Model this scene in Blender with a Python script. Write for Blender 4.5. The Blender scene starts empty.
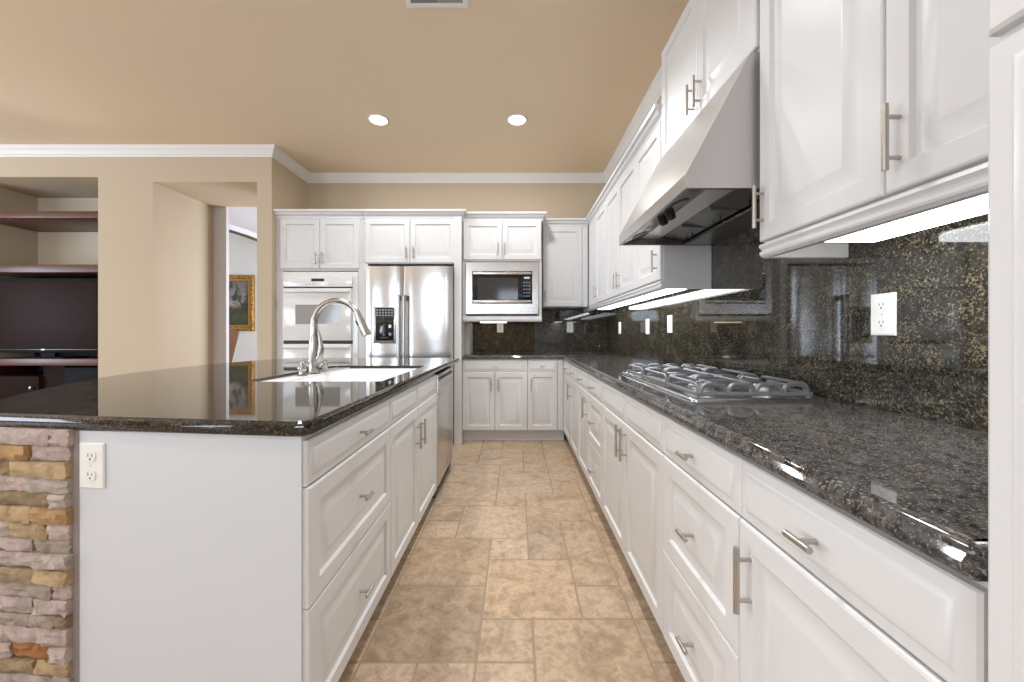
import bpy, bmesh, math, random
from mathutils import Vector, Matrix
random.seed(7)
S = bpy.context.scene
COL = S.collection
V = Vector
rad = math.radians

# ------------------------------------------------------------------ camera, world, light, exposure
CAMZ = 1.148
cd = bpy.data.cameras.new('camera')
cam = bpy.data.objects.new('camera', cd)
COL.objects.link(cam)
cam.location = (0, 0, CAMZ)
cam.rotation_euler = (rad(90), 0, 0)
cd.sensor_width = 36.0
cd.lens = 385 / 1024 * 36
cd.shift_x = -4 / 1024
cd.shift_y = -7.5 / 1024
cd.clip_start = 0.02
cd.clip_end = 60
S.camera = cam

S.view_settings.view_transform = 'Standard'
S.view_settings.look = 'None'
S.view_settings.gamma = 1
S.view_settings.use_curve_mapping = False
S.view_settings.exposure = 0.2

w = bpy.data.worlds.new('world')
S.world = w
w.use_nodes = True
w.node_tree.nodes['Background'].inputs[0].default_value = (0.86, 0.93, 1.0, 1)
w.node_tree.nodes['Background'].inputs[1].default_value = 1.6

ZC = 3.046          # ceiling


def area(name, loc, rot, sx, sy, power, col, spread=180):
    l = bpy.data.lights.new(name, 'AREA')
    l.shape = 'RECTANGLE'
    l.size, l.size_y = sx, sy
    l.energy = power
    l.color = col
    l.spread = rad(spread)
    o = bpy.data.objects.new(name, l)
    o.location = loc
    o.rotation_euler = rot
    COL.objects.link(o)
    return o


# daylight lamps at unseen windows, mostly added to brighten walls and ceiling
DAY = (0.80, 0.94, 1.14)
UP = 124      # daylight lamps are tilted upward to brighten the ceiling
area('window_and_fill', (-5.15, -3.52, 1.25), (rad(UP), 0, 0), 1.0, 2.1, 56, DAY)  # added for light from the rear on camera-facing walls
area('window_and_fill', (-0.12, -3.52, 2.05), (rad(95), 0, 0), .8, .8, 10, DAY)  # this window is mirrored in the microwave glass
area('window_and_fill', (-2.05, -3.52, 1.98), (rad(UP - 12), 0, 0), .85, .9, 40, DAY)  # window put in to brighten surfaces facing the camera
for y in (-1.3, 1.4):
    area('window_and_fill', (-7.9, y, 1.45), (rad(UP), 0, rad(-90)), 1.9, 2.2, 94, DAY)  # made-up side windows, added to light the ceiling and room
area('hall_daylight', (-2.0, 6.2, 1.5), (rad(90), 0, rad(90)), 1.6, 2.0, 85, (0.88, 0.95, 1.06))

# ------------------------------------------------------------------ materials
MATS = {}


def mat(name, col, rough=0.5, metal=0.0, spec=0.5, coat=0.0, emit=None, estr=0.0):
    m = bpy.data.materials.new(name)
    m.use_nodes = True
    b = m.node_tree.nodes['Principled BSDF']
    b.inputs['Base Color'].default_value = (*col, 1)
    b.inputs['Roughness'].default_value = rough
    b.inputs['Metallic'].default_value = metal
    b.inputs['Specular IOR Level'].default_value = spec
    b.inputs['Coat Weight'].default_value = coat
    if emit:
        b.inputs['Emission Color'].default_value = (*emit, 1)
        b.inputs['Emission Strength'].default_value = estr
    MATS[name] = m
    return m


class N:
    """small node helper"""
    def __init__(s, m):
        s.m, s.t = m, m.node_tree
        s.b = s.t.nodes['Principled BSDF']

    def add(s, typ, **kw):
        n = s.t.nodes.new(typ)
        for k, v in kw.items():
            if k in n.inputs:
                n.inputs[k].default_value = v
            else:
                setattr(n, k, v)
        return n

    def link(s, a, b):
        s.t.links.new(a, b)

    def coords(s, scale=(1, 1, 1), kind='Object'):
        tc = s.add('ShaderNodeTexCoord')
        mp = s.add('ShaderNodeMapping')
        mp.inputs['Scale'].default_value = scale
        s.link(tc.outputs[kind], mp.inputs[0])
        return mp.outputs[0]

    def noise(s, vec, scale, detail=4, rough=0.55, dist=0.0):
        n = s.add('ShaderNodeTexNoise')
        n.inputs['Scale'].default_value = scale
        n.inputs['Detail'].default_value = detail
        n.inputs['Roughness'].default_value = rough
        n.inputs['Distortion'].default_value = dist
        if vec is not None:
            s.link(vec, n.inputs['Vector'])
        return n.outputs[0]

    def ramp(s, fac, stops, interp='LINEAR'):
        r = s.add('ShaderNodeValToRGB')
        r.color_ramp.interpolation = interp
        el = r.color_ramp.elements
        while len(el) < len(stops):
            el.new(0.5)
        for e, (p, c) in zip(el, stops):
            e.position = p
            e.color = (*c, 1) if len(c) == 3 else c
        s.link(fac, r.inputs[0])
        return r.outputs[0]

    def mix(s, fac, a, b, mode='MIX'):
        x = s.add('ShaderNodeMix', data_type='RGBA', blend_type=mode)
        if isinstance(fac, (int, float)):
            x.inputs[0].default_value = fac
        else:
            s.link(fac, x.inputs[0])
        for i, c in ((6, a), (7, b)):
            if isinstance(c, tuple):
                x.inputs[i].default_value = (*c, 1)
            else:
                s.link(c, x.inputs[i])
        return x.outputs[2]

    def bump(s, h, strength=0.1, dist=0.01):
        b = s.add('ShaderNodeBump')
        b.inputs['Strength'].default_value = strength
        b.inputs['Distance'].default_value = dist
        s.link(h, b.inputs['Height'])
        s.link(b.outputs[0], s.b.inputs['Normal'])


def srgb(r, g, b):
    f = lambda c: (c / 255 / 12.92) if c / 255 <= 0.04045 else ((c / 255 + 0.055) / 1.055) ** 2.4
    return (f(r), f(g), f(b))


white = mat('white_cabinet_paint', (0.685, 0.675, 0.665), 0.32)
n = N(white)
n.bump(n.noise(n.coords((1, 1, 1)), 35, 2), 0.015, 0.004)
panel_white = mat('white_panel_paint', (0.64, 0.655, 0.68), 0.38)
trim_white = mat('white_trim_paint', (0.82, 0.80, 0.77), 0.4)
plate_white = mat('white_plastic', (0.84, 0.83, 0.80), 0.25)
enamel = mat('white_enamel', (0.78, 0.775, 0.75), 0.12)
porcelain = mat('white_porcelain', (0.88, 0.87, 0.85), 0.1)
gapdark = mat('dark_gap', (0.02, 0.018, 0.016), 0.5)
slot = mat('socket_slot', (0.05, 0.045, 0.04), 0.5)


def wallpaint(name, col):
    m = mat(name, col, 0.75, spec=0.25)
    n = N(m)
    v = n.coords((1, 1, 1))
    c = n.mix(n.noise(v, 1.1, 3), tuple(x * 0.97 for x in col), tuple(min(1, x * 1.03) for x in col))
    n.link(c, n.b.inputs['Base Color'])
    n.bump(n.noise(v, 160, 2), 0.06, 0.003)
    return m


tan = wallpaint('tan_wall_paint', (0.56, 0.46, 0.335))
tanc = wallpaint('tan_ceiling_paint', (0.80, 0.655, 0.475))
creamw = wallpaint('cream_niche_paint', (0.66, 0.58, 0.45))
greyw = wallpaint('grey_hall_paint', (0.60, 0.575, 0.585))
hallwhite = wallpaint('white_hall_paint', (0.80, 0.79, 0.78))


def granite(name, c0, c1, cg, cw, gold, wht, rough=0.06, spec=0.6, lump=60):
    """dark base with clumped gold flecks and finer pale flecks"""
    m = mat(name, c0, rough, spec=spec)
    n = N(m)
    v = n.coords((1, 1, 1))
    base = n.ramp(n.noise(v, lump, 6, 0.7, 0.3), [(0.38, c0), (0.64, c1)])
    fl = n.noise(v, 165, 3, 0.62, 0.6)
    clump = n.noise(v, 13, 3, 0.6)
    ad = n.add('ShaderNodeMath', operation='MULTIPLY_ADD')
    n.link(clump, ad.inputs[0])
    ad.inputs[1].default_value = 0.30
    n.link(fl, ad.inputs[2])
    f = n.ramp(ad.outputs[0], [(gold, (0, 0, 0)), (gold + 0.06, (1, 1, 1))])
    a = n.mix(f, base, cg)
    f2 = n.ramp(n.noise(v, 190, 2, 0.5, 0.5), [(wht, (0, 0, 0)), (wht + 0.05, (1, 1, 1))])
    c = n.mix(f2, a, cw)
    n.link(c, n.b.inputs['Base Color'])
    return m


GR_SPLASH = granite('granite_backsplash', (0.008, 0.008, 0.008), (0.040, 0.036, 0.028), (0.165, 0.132, 0.078), (0.12, 0.115, 0.095), 0.708, 0.64, 0.03, 0.62)
GR_TOP = granite('granite_counter', (0.010, 0.010, 0.011), (0.115, 0.112, 0.110), (0.16, 0.115, 0.080), (0.24, 0.24, 0.24), 0.715, 0.61, 0.06, 0.6, 42)
GR_ISL = granite('granite_island', (0.010, 0.008, 0.007), (0.045, 0.037, 0.029), (0.13, 0.10, 0.068), (0.13, 0.115, 0.10), 0.72, 0.64, 0.04, 0.38)


def steel(name, col, rough, axis, wave=0.0):
    m = mat(name, col, rough, 1.0)
    n = N(m)
    sc = [6, 6, 6]
    sc[axis] = 900
    v = n.coords(tuple(sc))
    h = n.noise(v, 1.0, 2)
    n.bump(h, 0.05, 0.002)
    if wave:
        b2 = n.add('ShaderNodeBump')
        b2.inputs['Strength'].default_value = wave
        b2.inputs['Distance'].default_value = 0.05
        n.link(n.noise(n.coords((2.2, 1, 2.8)), 1.0, 1), b2.inputs['Height'])
        n.link(b2.outputs[0], [x for x in n.t.nodes if x.type == 'BUMP'][0].inputs['Normal'])
    r = n.add('ShaderNodeMapRange')
    r.inputs[3].default_value = rough * 0.8
    r.inputs[4].default_value = rough * 1.25
    n.link(h, r.inputs[0])
    n.link(r.outputs[0], n.b.inputs['Roughness'])
    return m


ST_H = steel('brushed_steel_horizontal_grain', (0.66, 0.645, 0.63), 0.24, 2)
ST_F = steel('brushed_steel_fridge', (0.60, 0.595, 0.585), 0.20, 2, 0.13)
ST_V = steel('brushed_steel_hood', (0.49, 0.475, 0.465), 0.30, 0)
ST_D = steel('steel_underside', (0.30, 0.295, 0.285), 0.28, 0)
nickel = mat('brushed_nickel', (0.50, 0.465, 0.43), 0.34, 1.0)
chrome = mat('satin_faucet_metal', (0.44, 0.42, 0.40), 0.26, 1.0)
grate_m = mat('grey_grate_metal', (0.23, 0.235, 0.245), 0.42, 0.6)
traym = mat('cooktop_tray_steel', (0.66, 0.66, 0.66), 0.2, 1.0)
blackg = mat('black_glass', (0.008, 0.008, 0.009), 0.05, spec=0.6)
blackp = mat('black_plastic', (0.012, 0.012, 0.012), 0.45, spec=0.3)
blackm = mat('matt_black', (0.008, 0.008, 0.010), 0.7, spec=0.15)
tvscr = mat('tv_screen', (0.026, 0.016, 0.015), 0.5, spec=0.06)
greyglass = mat('oven_window_glass', (0.33, 0.325, 0.315), 0.08)
keygrey = mat('key_grey', (0.33, 0.33, 0.34), 0.4)
led = mat('display_dark', (0.015, 0.015, 0.018), 0.2)
tubelight = mat('fluorescent_lens', (0.95, 0.95, 0.95), 0.3, emit=(0.95, 0.98, 1.0), estr=9.0)
warmtube = mat('warm_lens', (0.95, 0.9, 0.8), 0.3, emit=(1.0, 0.86, 0.62), estr=5.0)
canlens = mat('can_lamp_lens', (0.95, 0.93, 0.88), 0.3, emit=(1.0, 0.95, 0.86), estr=12.0)
leather = mat('brown_leather', (0.125, 0.055, 0.02), 0.5)
dkbrown = mat('cornice_shadow_brown', (0.06, 0.035, 0.02), 0.4)


def wood(name, a, b, rough=0.35):
    m = mat(name, a, rough)
    n = N(m)
    v = n.coords((1.2, 9, 14))
    c = n.ramp(n.noise(v, 3.0, 6, 0.6, 0.6), [(0.3, a), (0.72, b)])
    n.link(c, n.b.inputs['Base Color'])
    return m


cherry = wood('cherry_wood', (0.070, 0.021, 0.011), (0.135, 0.045, 0.024))
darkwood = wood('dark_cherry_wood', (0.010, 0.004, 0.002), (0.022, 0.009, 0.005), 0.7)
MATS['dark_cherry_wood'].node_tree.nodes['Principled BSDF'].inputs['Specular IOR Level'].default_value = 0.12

# floor travertine
trav = mat('travertine_tile', (0.45, 0.32, 0.2), 0.33, spec=0.4)
n = N(trav)
at = n.add('ShaderNodeAttribute', attribute_name='tint')
v = n.coords((1, 1, 1))
c1 = n.ramp(n.noise(v, 5.5, 7, 0.62, 1.6), [(0.30, (0.66, 0.62, 0.56)), (0.5, (0.94, 0.92, 0.89)), (0.72, (1.16, 1.13, 1.08))])
c2 = n.ramp(n.noise(v, 32, 5, 0.7, 0.8), [(0.34, (0.74, 0.70, 0.64)), (0.58, (1.05, 1.05, 1.04))])
cc = n.mix(1.0, at.outputs['Color'], c1, 'MULTIPLY')
cc = n.mix(1.0, cc, c2, 'MULTIPLY')
n.link(cc, n.b.inputs['Base Color'])
n.bump(n.noise(v, 30, 5, 0.7), 0.08, 0.004)
grout = mat('tile_grout', (0.33, 0.25, 0.17), 0.85)

# ledger stone
stonem = mat('ledger_stone', (0.5, 0.4, 0.3), 0.85, spec=0.2)
n = N(stonem)
at = n.add('ShaderNodeAttribute', attribute_name='tint')
v = n.coords((1, 1, 1))
c1 = n.ramp(n.noise(v, 22, 6, 0.65, 0.9), [(0.3, (0.62, 0.56, 0.52)), (0.5, (0.95, 0.93, 0.90)), (0.7, (1.18, 1.16, 1.15))])
cc = n.mix(1.0, at.outputs['Color'], c1, 'MULTIPLY')
n.link(cc, n.b.inputs['Base Color'])
n.bump(n.noise(v, 70, 6, 0.75), 0.8, 0.012)

# gilded frame, landscape canvas
gilt = mat('gilded_wood', (0.42, 0.22, 0.05), 0.35, 0.55)
n = N(gilt)
v = n.coords((1, 1, 1))
c1 = n.ramp(n.noise(v, 34, 4, 0.7), [(0.38, (0.10, 0.035, 0.008)), (0.52, (0.40, 0.20, 0.045)), (0.66, (0.75, 0.46, 0.13))])
n.link(c1, n.b.inputs['Base Color'])
n.bump(n.noise(v, 45, 4), 0.7, 0.02)
giltplain = mat('gilded_band', (0.62, 0.36, 0.09), 0.3, 0.5)
canvas = mat('landscape_canvas', (0.1, 0.1, 0.08), 0.4)
n = N(canvas)
v = n.coords((1, 1, 1))
gen = n.add('ShaderNodeTexCoord')
sp = n.add('ShaderNodeSeparateXYZ')
n.link(gen.outputs['Generated'], sp.inputs[0])
sky = n.ramp(sp.outputs[2], [(0.0, (0.045, 0.05, 0.018)), (0.20, (0.09, 0.085, 0.03)), (0.36, (0.05, 0.035, 0.02)), (0.47, (0.42, 0.34, 0.30)), (0.62, (0.30, 0.27, 0.28)), (1.0, (0.17, 0.155, 0.17))])
fol = n.ramp(n.noise(v, 5, 6, 0.65, 0.4), [(0.46, (0, 0, 0)), (0.55, (1, 1, 1))])
cc = n.mix(fol, sky, (0.035, 0.05, 0.022))
n.link(cc, n.b.inputs['Base Color'])

# ------------------------------------------------------------------ build helpers


class B:
    def __init__(s):
        s.bm = bmesh.new()

    def hexa(s, P):
        """P: 8 points, order (000,100,110,010,001,101,111,011)"""
        v = [s.bm.verts.new(p) for p in P]
        fs = []
        for f in ((0, 3, 2, 1), (4, 5, 6, 7), (0, 1, 5, 4), (1, 2, 6, 5), (2, 3, 7, 6), (3, 0, 4, 7)):
            fs.append(s.bm.faces.new([v[i] for i in f]))
        return v, fs

    def box(s, x0, x1, y0, y1, z0, z1, bev=0.0, M=None, seg=2):
        P = [(x0, y0, z0), (x1, y0, z0), (x1, y1, z0), (x0, y1, z0), (x0, y0, z1), (x1, y0, z1), (x1, y1, z1), (x0, y1, z1)]
        if M:
            P = [M(*p) for p in P]
        v, fs = s.hexa(P)
        if bev > 0:
            es = list({e for f in fs for e in f.edges})
            bmesh.ops.bevel(s.bm, geom=es, offset=bev, segments=seg, profile=0.5, affect='EDGES', clamp_overlap=True)
        return s

    def loops(s, LS, cap=True, closed=True):
        """bridge successive loops of the same length"""
        rows = [[s.bm.verts.new(p) for p in L] for L in LS]
        m = len(rows[0])
        for a, b in zip(rows, rows[1:]):
            for i in range(m if closed else m - 1):
                j = (i + 1) % m
                s.bm.faces.new((a[i], a[j], b[j], b[i]))
        if cap:
            s.bm.faces.new(list(reversed(rows[0])))
            s.bm.faces.new(rows[-1])
        return rows

    def panel(s, u0, u1, z0, z1, rings, M):
        LS = []
        for i, nn in rings:
            LS.append([M(u0 + i, nn, z0 + i), M(u1 - i, nn, z0 + i), M(u1 - i, nn, z1 - i), M(u0 + i, nn, z1 - i)])
        s.loops(LS)
        return s

    def tube(s, pts, r, seg=12, cap=True):
        pts = [V(p) for p in pts]
        rs = r if isinstance(r, (list, tuple)) else [r] * len(pts)
        LS = []
        t0 = (pts[1] - pts[0]).normalized()
        up = V((0, 0, 1)) if abs(t0.z) < 0.9 else V((0, 1, 0))
        nrm = (up - t0 * up.dot(t0)).normalized()
        for i, p in enumerate(pts):
            if i == 0:
                t = t0
            elif i == len(pts) - 1:
                t = (pts[i] - pts[i - 1]).normalized()
            else:
                t = ((pts[i + 1] - pts[i]).normalized() + (pts[i] - pts[i - 1]).normalized()).normalized()
            nrm = (nrm - t * nrm.dot(t)).normalized()
            b = t.cross(nrm)
            LS.append([p + (nrm * math.cos(a) + b * math.sin(a)) * rs[i] for a in [2 * math.pi * k / seg for k in range(seg)]])
        s.loops(LS, cap)
        return s

    def lathe(s, prof, c, seg=24, axis='z'):
        """prof: list of (r, h)"""
        c = V(c)
        LS = []
        for r, h in prof:
            L = []
            for k in range(seg):
                a = 2 * math.pi * k / seg
                x, y = max(r, 1e-4) * math.cos(a), max(r, 1e-4) * math.sin(a)
                if axis == 'z':
                    L.append(c + V((x, y, h)))
                elif axis == 'x':
                    L.append(c + V((h, x, y)))
                else:
                    L.append(c + V((x, h, y)))
            LS.append(L)
        s.loops(LS)
        return s

    def prism(s, poly, z0, z1, M=None):
        f = M or (lambda a, b, c: V((a, b, c)))
        s.loops([[f(x, y, z0) for x, y in poly], [f(x, y, z1) for x, y in poly]])
        return s


def off_poly(P, d):
    """inset a ccw polygon by d (mitred)"""
    out = []
    m = len(P)
    for i in range(m):
        a, b, c = V(P[i - 1]), V(P[i]), V(P[(i + 1) % m])
        e1, e2 = (b - a).normalized(), (c - b).normalized()
        n1, n2 = V((-e1.y, e1.x)), V((-e2.y, e2.x))
        h = n1 + n2
        h = h / max(0.3, h.dot(n1))
        out.append((b.x + h.x * d, b.y + h.y * d))
    return out


def root_of(o):
    while o.parent:
        o = o.parent
    return o


def obj(name, b, m, parent=None, loc=None, smooth=40, fixn=True, flat_top=False):
    bm = b.bm if isinstance(b, B) else b
    if fixn:
        bmesh.ops.recalc_face_normals(bm, faces=bm.faces)
    L = V(root_of(parent).location) if parent else V(loc or (0, 0, 0))
    bmesh.ops.translate(bm, verts=bm.verts, vec=-L)
    me = bpy.data.meshes.new(name)
    bm.to_mesh(me)
    bm.free()
    ms = m if isinstance(m, (list, tuple)) else [m]
    for x in ms:
        me.materials.append(x)
    if smooth:
        me.shade_smooth()
        me.set_sharp_from_angle(angle=rad(smooth))
    if flat_top:
        for p in me.polygons:
            if abs(p.normal.z) > .999:
                p.use_smooth = False
    o = bpy.data.objects.new(name, me)
    COL.objects.link(o)
    if parent:
        o.parent = parent
    else:
        o.location = L
    return o


def thing(name, label, cat, loc, group=None):
    o = bpy.data.objects.new(name, None)
    o.empty_display_size = 0.05
    COL.objects.link(o)
    o.location = loc
    o['label'] = label
    o['category'] = cat
    if group:
        o['group'] = group
    return o


def tag(o, label, cat, group=None, kind=None):
    o['label'] = label
    o['category'] = cat
    if group:
        o['group'] = group
    if kind:
        o['kind'] = kind
    return o


def struct(name, b, m, smooth=40, fixn=True):
    o = obj(name, b, m, None, None, smooth, fixn)
    o['kind'] = 'structure'
    return o


# ------------------------------------------------------------------ key planes
XW = 1.105        # right wall
XS = 1.085        # face of granite on the right wall
YB = 4.62         # back wall
YS = 4.60         # face of granite on back wall
XF = 0.50         # door faces, right base run
XI = -0.54        # door faces, island
YF = 4.06         # door faces, back base run
XU = 0.80         # door faces, right uppers
ZT = 0.92         # worktop
YL = 3.94         # face of the left wall

# ------------------------------------------------------------------ setting
# floor: pattern of travertine tiles on a 203 mm grid, with grout between
UN = 0.2033
GX0, GY0 = -0.138, 1.955
bm = bmesh.new()
cl = bm.loops.layers.float_color.new('tint')
fixed = [  # (ix, iy, w, h, tint) in grid units, from the aisle
    (0, -2, 2, 2, 1.03), (0, 0, 1, 1, 1.0), (-2, -3, 2, 2, .74), (-2, -1, 2, 2, .86), (-1, 1, 2, 2, .97), (-2, 2, 1, 1, .88), (-2, 1, 1, 1, 1.0),
    (1, 2, 2, 2, .93), (1, 0, 1, 2, .83), (2, -1, 1, 3, .93), (2, -2, 1, 1, .97), (1, -4, 2, 2, .93), (0, -3, 1, 1, .93), (0, -5, 1, 2, .96), (-1, -4, 1, 1, .9),
    (-2, -4, 1, 1, .92), (0, 3, 1, 1, 1.0), (-2, 3, 2, 2, .95), (0, 4, 2, 2, .93), (2, 4, 1, 1, .95), (2, 5, 2, 2, .97), (1, 6, 1, 2, .88), (0, 6, 1, 1, .95), (-2, 5, 2, 2, .98),
    (-1, 7, 2, 2, .95), (-3, 7, 2, 1, .95), (-3, 8, 2, 2, 1.02), (-1, 9, 1, 2, .98), (0, 9, 2, 2, .93), (2, 7, 2, 2, .97), (2, 9, 2, 2, .93)]
IX0, IX1, IY0, IY1 = -40, 8, -28, 32
occ = set()
tiles = []


def put(ix, iy, w_, h_, t):
    cells = [(ix + a, iy + b_) for a in range(w_) for b_ in range(h_)]
    if any(c in occ for c in cells):
        return False
    occ.update(cells)
    tiles.append((ix, iy, w_, h_, t))
    return True


for f in fixed:
    put(*f)
for iy in range(IY0, IY1):
    for ix in range(IX0, IX1):
        if (ix, iy) in occ:
            continue
        opts = [(2, 2), (2, 3), (3, 2), (1, 1), (2, 1), (1, 2)]
        random.shuffle(opts)
        for w_, h_ in opts + [(1, 1)]:
            if put(ix, iy, w_, h_, random.uniform(.86, 1.02)):
                break
G = 0.0028
for ix, iy, w_, h_, t in tiles:
    x0, x1 = GX0 + ix * UN + G, GX0 + (ix + w_) * UN - G
    y0, y1 = GY0 + iy * UN + G, GY0 + (iy + h_) * UN - G
    hue = random.uniform(-.02, .02)
    col = (0.55 * t, (0.414 + hue * .5) * t, (0.300 + hue) * t, 1)
    b = 0.003
    top = [bm.verts.new(p) for p in ((x0 + b, y0 + b, 0), (x1 - b, y0 + b, 0), (x1 - b, y1 - b, 0), (x0 + b, y1 - b, 0))]
    bot = [bm.verts.new(p) for p in ((x0, y0, -.004), (x1, y0, -.004), (x1, y1, -.004), (x0, y1, -.004))]
    fs = [bm.faces.new(top)]
    for i in range(4):
        j = (i + 1) % 4
        fs.append(bm.faces.new((bot[i], bot[j], top[j], top[i])))
    for f in fs:
        for l in f.loops:
            l[cl] = col
gx0, gx1 = GX0 + IX0 * UN - .1, GX0 + (IX1 + 3) * UN
gy0, gy1 = GY0 + IY0 * UN - .1, GY0 + (IY1 + 3) * UN
f = bm.faces.new([bm.verts.new(p) for p in ((gx0, gy0, -.002), (gx1, gy0, -.002), (gx1, gy1, -.002), (gx0, gy1, -.002))])
f.material_index = 1
struct('floor', bm, [trav, grout], smooth=0, fixn=False)

b = B().box(-8.1, XW + .1, -3.7, YB + .1, ZC, ZC + .1)
b.box(-8.1, -2.5, YB + .1, 4.72, ZC, ZC + .1)
struct('ceiling', b, tanc, 0)
struct('wall_right', B().box(XW, XW + .1, -3.7, YB + .1, 0, ZC), tan, 0)
struct('wall_back', B().box(-2.5, XW, YB, YB + .1, 0, ZC), tan, 0)
struct('wall_corner', B().box(-2.65, -2.5, YL, 4.72, 0, ZC), tan, 0)
b = B()
b.box(-4.277, -3.715, YL, 4.72, 0, ZC)
b.box(-3.715, -2.6505, YL, 4.72, 2.70, ZC)
b.box(-5.65, -4.277, YL, 4.55, 2.75, ZC)
b.box(-8.1, -5.65, YL, 4.72, 0, ZC)
struct('wall_left', b, tan, 0)
struct('wall_niche_side', B().box(-5.65, -5.6485, YL + .001, 4.5495, .001, 2.749), creamw, 0)
struct('wall_niche', B().box(-5.65, -4.277, 4.55, 4.72, 0, 2.75), creamw, 0)
# rooms behind the camera: walls with window openings, most added for daylight
b = B()
zs0, zs1 = 0.15, 2.55
WN = [(-5.7, -4.6, .15, 2.40), (-2.5, -1.6, 1.48, 2.5), (-.57, .33, 1.6, 2.5)]
xs = [-8.1, -5.7, -4.6, -2.5, -1.6, -.57, .33, XW]
for i in range(0, 7, 2):
    b.box(xs[i], xs[i + 1], -3.7, -3.58, 0, ZC)
for i in (1, 3, 5):
    zs0, zs1 = WN[i // 2][2:]
    b.box(xs[i], xs[i + 1], -3.7, -3.58, 0, zs0)
    b.box(xs[i], xs[i + 1], -3.7, -3.58, zs1, ZC)
struct('wall_rear', b, tan, 0)
b = B()
ys = [-3.7, -2.3, -.3, .4, 2.4, YL]
for i in (0, 2, 4):
    b.box(-8.1, -7.98, ys[i], ys[i + 1], 0, ZC)
for i in (1, 3):
    b.box(-8.1, -7.98, ys[i], ys[i + 1], 0, .35)
    b.box(-8.1, -7.98, ys[i], ys[i + 1], 2.55, ZC)
struct('wall_living', b, tan, 0)
k = 1
for i in (1, 3, 5):  # frames also fill the openings added for daylight
    b = B()
    x0, x1 = xs[i], xs[i + 1]
    zs0, zs1 = WN[i // 2][2:]
    for a in (x0, (x0 + x1) / 2 - .03, x1 - .06):
        b.box(a, a + .06, -3.66, -3.6, zs0, zs1)
    b.box(x0, x1, -3.66, -3.6, zs0, zs0 + .07)
    b.box(x0, x1, -3.66, -3.6, zs1 - .07, zs1)
    struct('window_%d' % k, b, trim_white, 0)
    k += 1
# hall beyond the passage
struct('wall_hall', B().box(-5.6, -3.556, 4.725, 4.77, 0, 3.1), greyw, 0)
struct('wall_dining', B().box(-8, -1.2, 7.5, 7.6, 0, 3.2), hallwhite, 0)
struct('wall_dining_side', B().box(-1.3, -1.2, 4.72, 7.5, 0, 3.2), hallwhite, 0)
arc = []
for i in range(17):
    t = i / 16
    arc.append((-4.85 + 3.6 * t, 5.62 + 1.28 * (1 - (1 - t) ** 1.6) + .0 * t))
# curved dropped ceiling; dark strip along its edge paints in shadow and cornice
pl = [(-6.2, 4.72), (-1.2, 4.72), (-1.2, 7.5)]
EDGE = [(-5.6, 4.9), (-4.9, 5.25), (-4.55, 5.55), (-4.37, 5.80), (-4.335, 6.12), (-4.345, 6.46), (-4.38, 6.85), (-4.42, 7.2), (-4.45, 7.5)]
b = B().prism([(-1.2, 4.775), (-1.2, 7.5)] + EDGE[::-1] + [(-5.6, 4.775)], 2.80, 3.15)
struct('ceiling_hall', b, greyw, 0)
b = B()
rows = []
for (x, y) in EDGE:
    rows.append((x, y))
LS = [[V((x, y, 2.715)), V((x + .05, y + .02, 2.715)), V((x + .05, y + .02, 2.80)), V((x, y, 2.80))] for x, y in EDGE]
b.loops(LS)
struct('trim_3', b, greyw)
LS = [[V((x - .005, y, 2.690)), V((x + .06, y + .02, 2.690)), V((x + .06, y + .02, 2.715)), V((x - .005, y, 2.715))] for x, y in EDGE]
b = B()
b.loops(LS)
struct('trim_4', b, dkbrown)
struct('ceiling_dining', B().box(-8, -1.2, 4.72, 7.6, 3.2, 3.3), hallwhite, 0)


# crown moulding around the room
def sweep_crown(path, prof, name, m):
    """path in plan (room on the right-hand side when walking along it)"""
    b = B()
    LS = []
    mm = len(path)
    for i in range(mm):
        p = V(path[i])
        if i == 0:
            e = (V(path[1]) - p).normalized()
            h = V((e.y, -e.x))
        elif i == mm - 1:
            e = (p - V(path[i - 1])).normalized()
            h = V((e.y, -e.x))
        else:
            e1 = (p - V(path[i - 1])).normalized()
            e2 = (V(path[i + 1]) - p).normalized()
            n1, n2 = V((e1.y, -e1.x)), V((e2.y, -e2.x))
            h = n1 + n2
            h = h / h.dot(n1)
        LS.append([V((p.x + h.x * d, p.y + h.y * d, ZC - z)) for d, z in prof])
    b.loops(LS)
    return struct(name, b, m, 30)


CROWN = [(0, 0), (.075, 0), (.075, .010), (.069, .013), (.066, .022), (.047, .038), (.032, .056), (.024, .067), (.024, .074), (.014, .078), (.010, .093), (0, .094)]
sweep_crown([(-8, YL), (-2.5, YL), (-2.5, YB), (XW, YB), (XW, -3.5)], CROWN, 'trim_1', trim_white)


# ------------------------------------------------------------------ cabinet kit
class Run:
    """a cabinet front: u along the wall, n out of it (0 = carcass face, 0.02 = door face)"""
    def __init__(s, kind, face):
        s.kind, s.face = kind, face
        if kind == 'R':      # faces -X, u = Y
            s.M = lambda u, n, z: V((face + .02 - n, u, z))
        elif kind == 'I':    # faces +X, u = Y
            s.M = lambda u, n, z: V((face - .02 + n, u, z))
        else:                # faces -Y, u = X
            s.M = lambda u, n, z: V((u, face + .02 - n, z))


RR, RI, RBk = Run('R', XF), Run('I', XI), Run('B', YF)
RU = Run('R', XU)

DOOR = [(0, 0), (0, .014), (.002, .018), (.006, .020), (.052, .020), (.0545, .0165), (.058, .0105), (.064, .0095), (.100, .0180), (.103, .0192), (.110, .0192)]
FLAT = [(0, 0), (0, .011), (.004, .0145), (.022, .0150), (.0265, .0185), (.033, .020), (.040, .020)]


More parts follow.
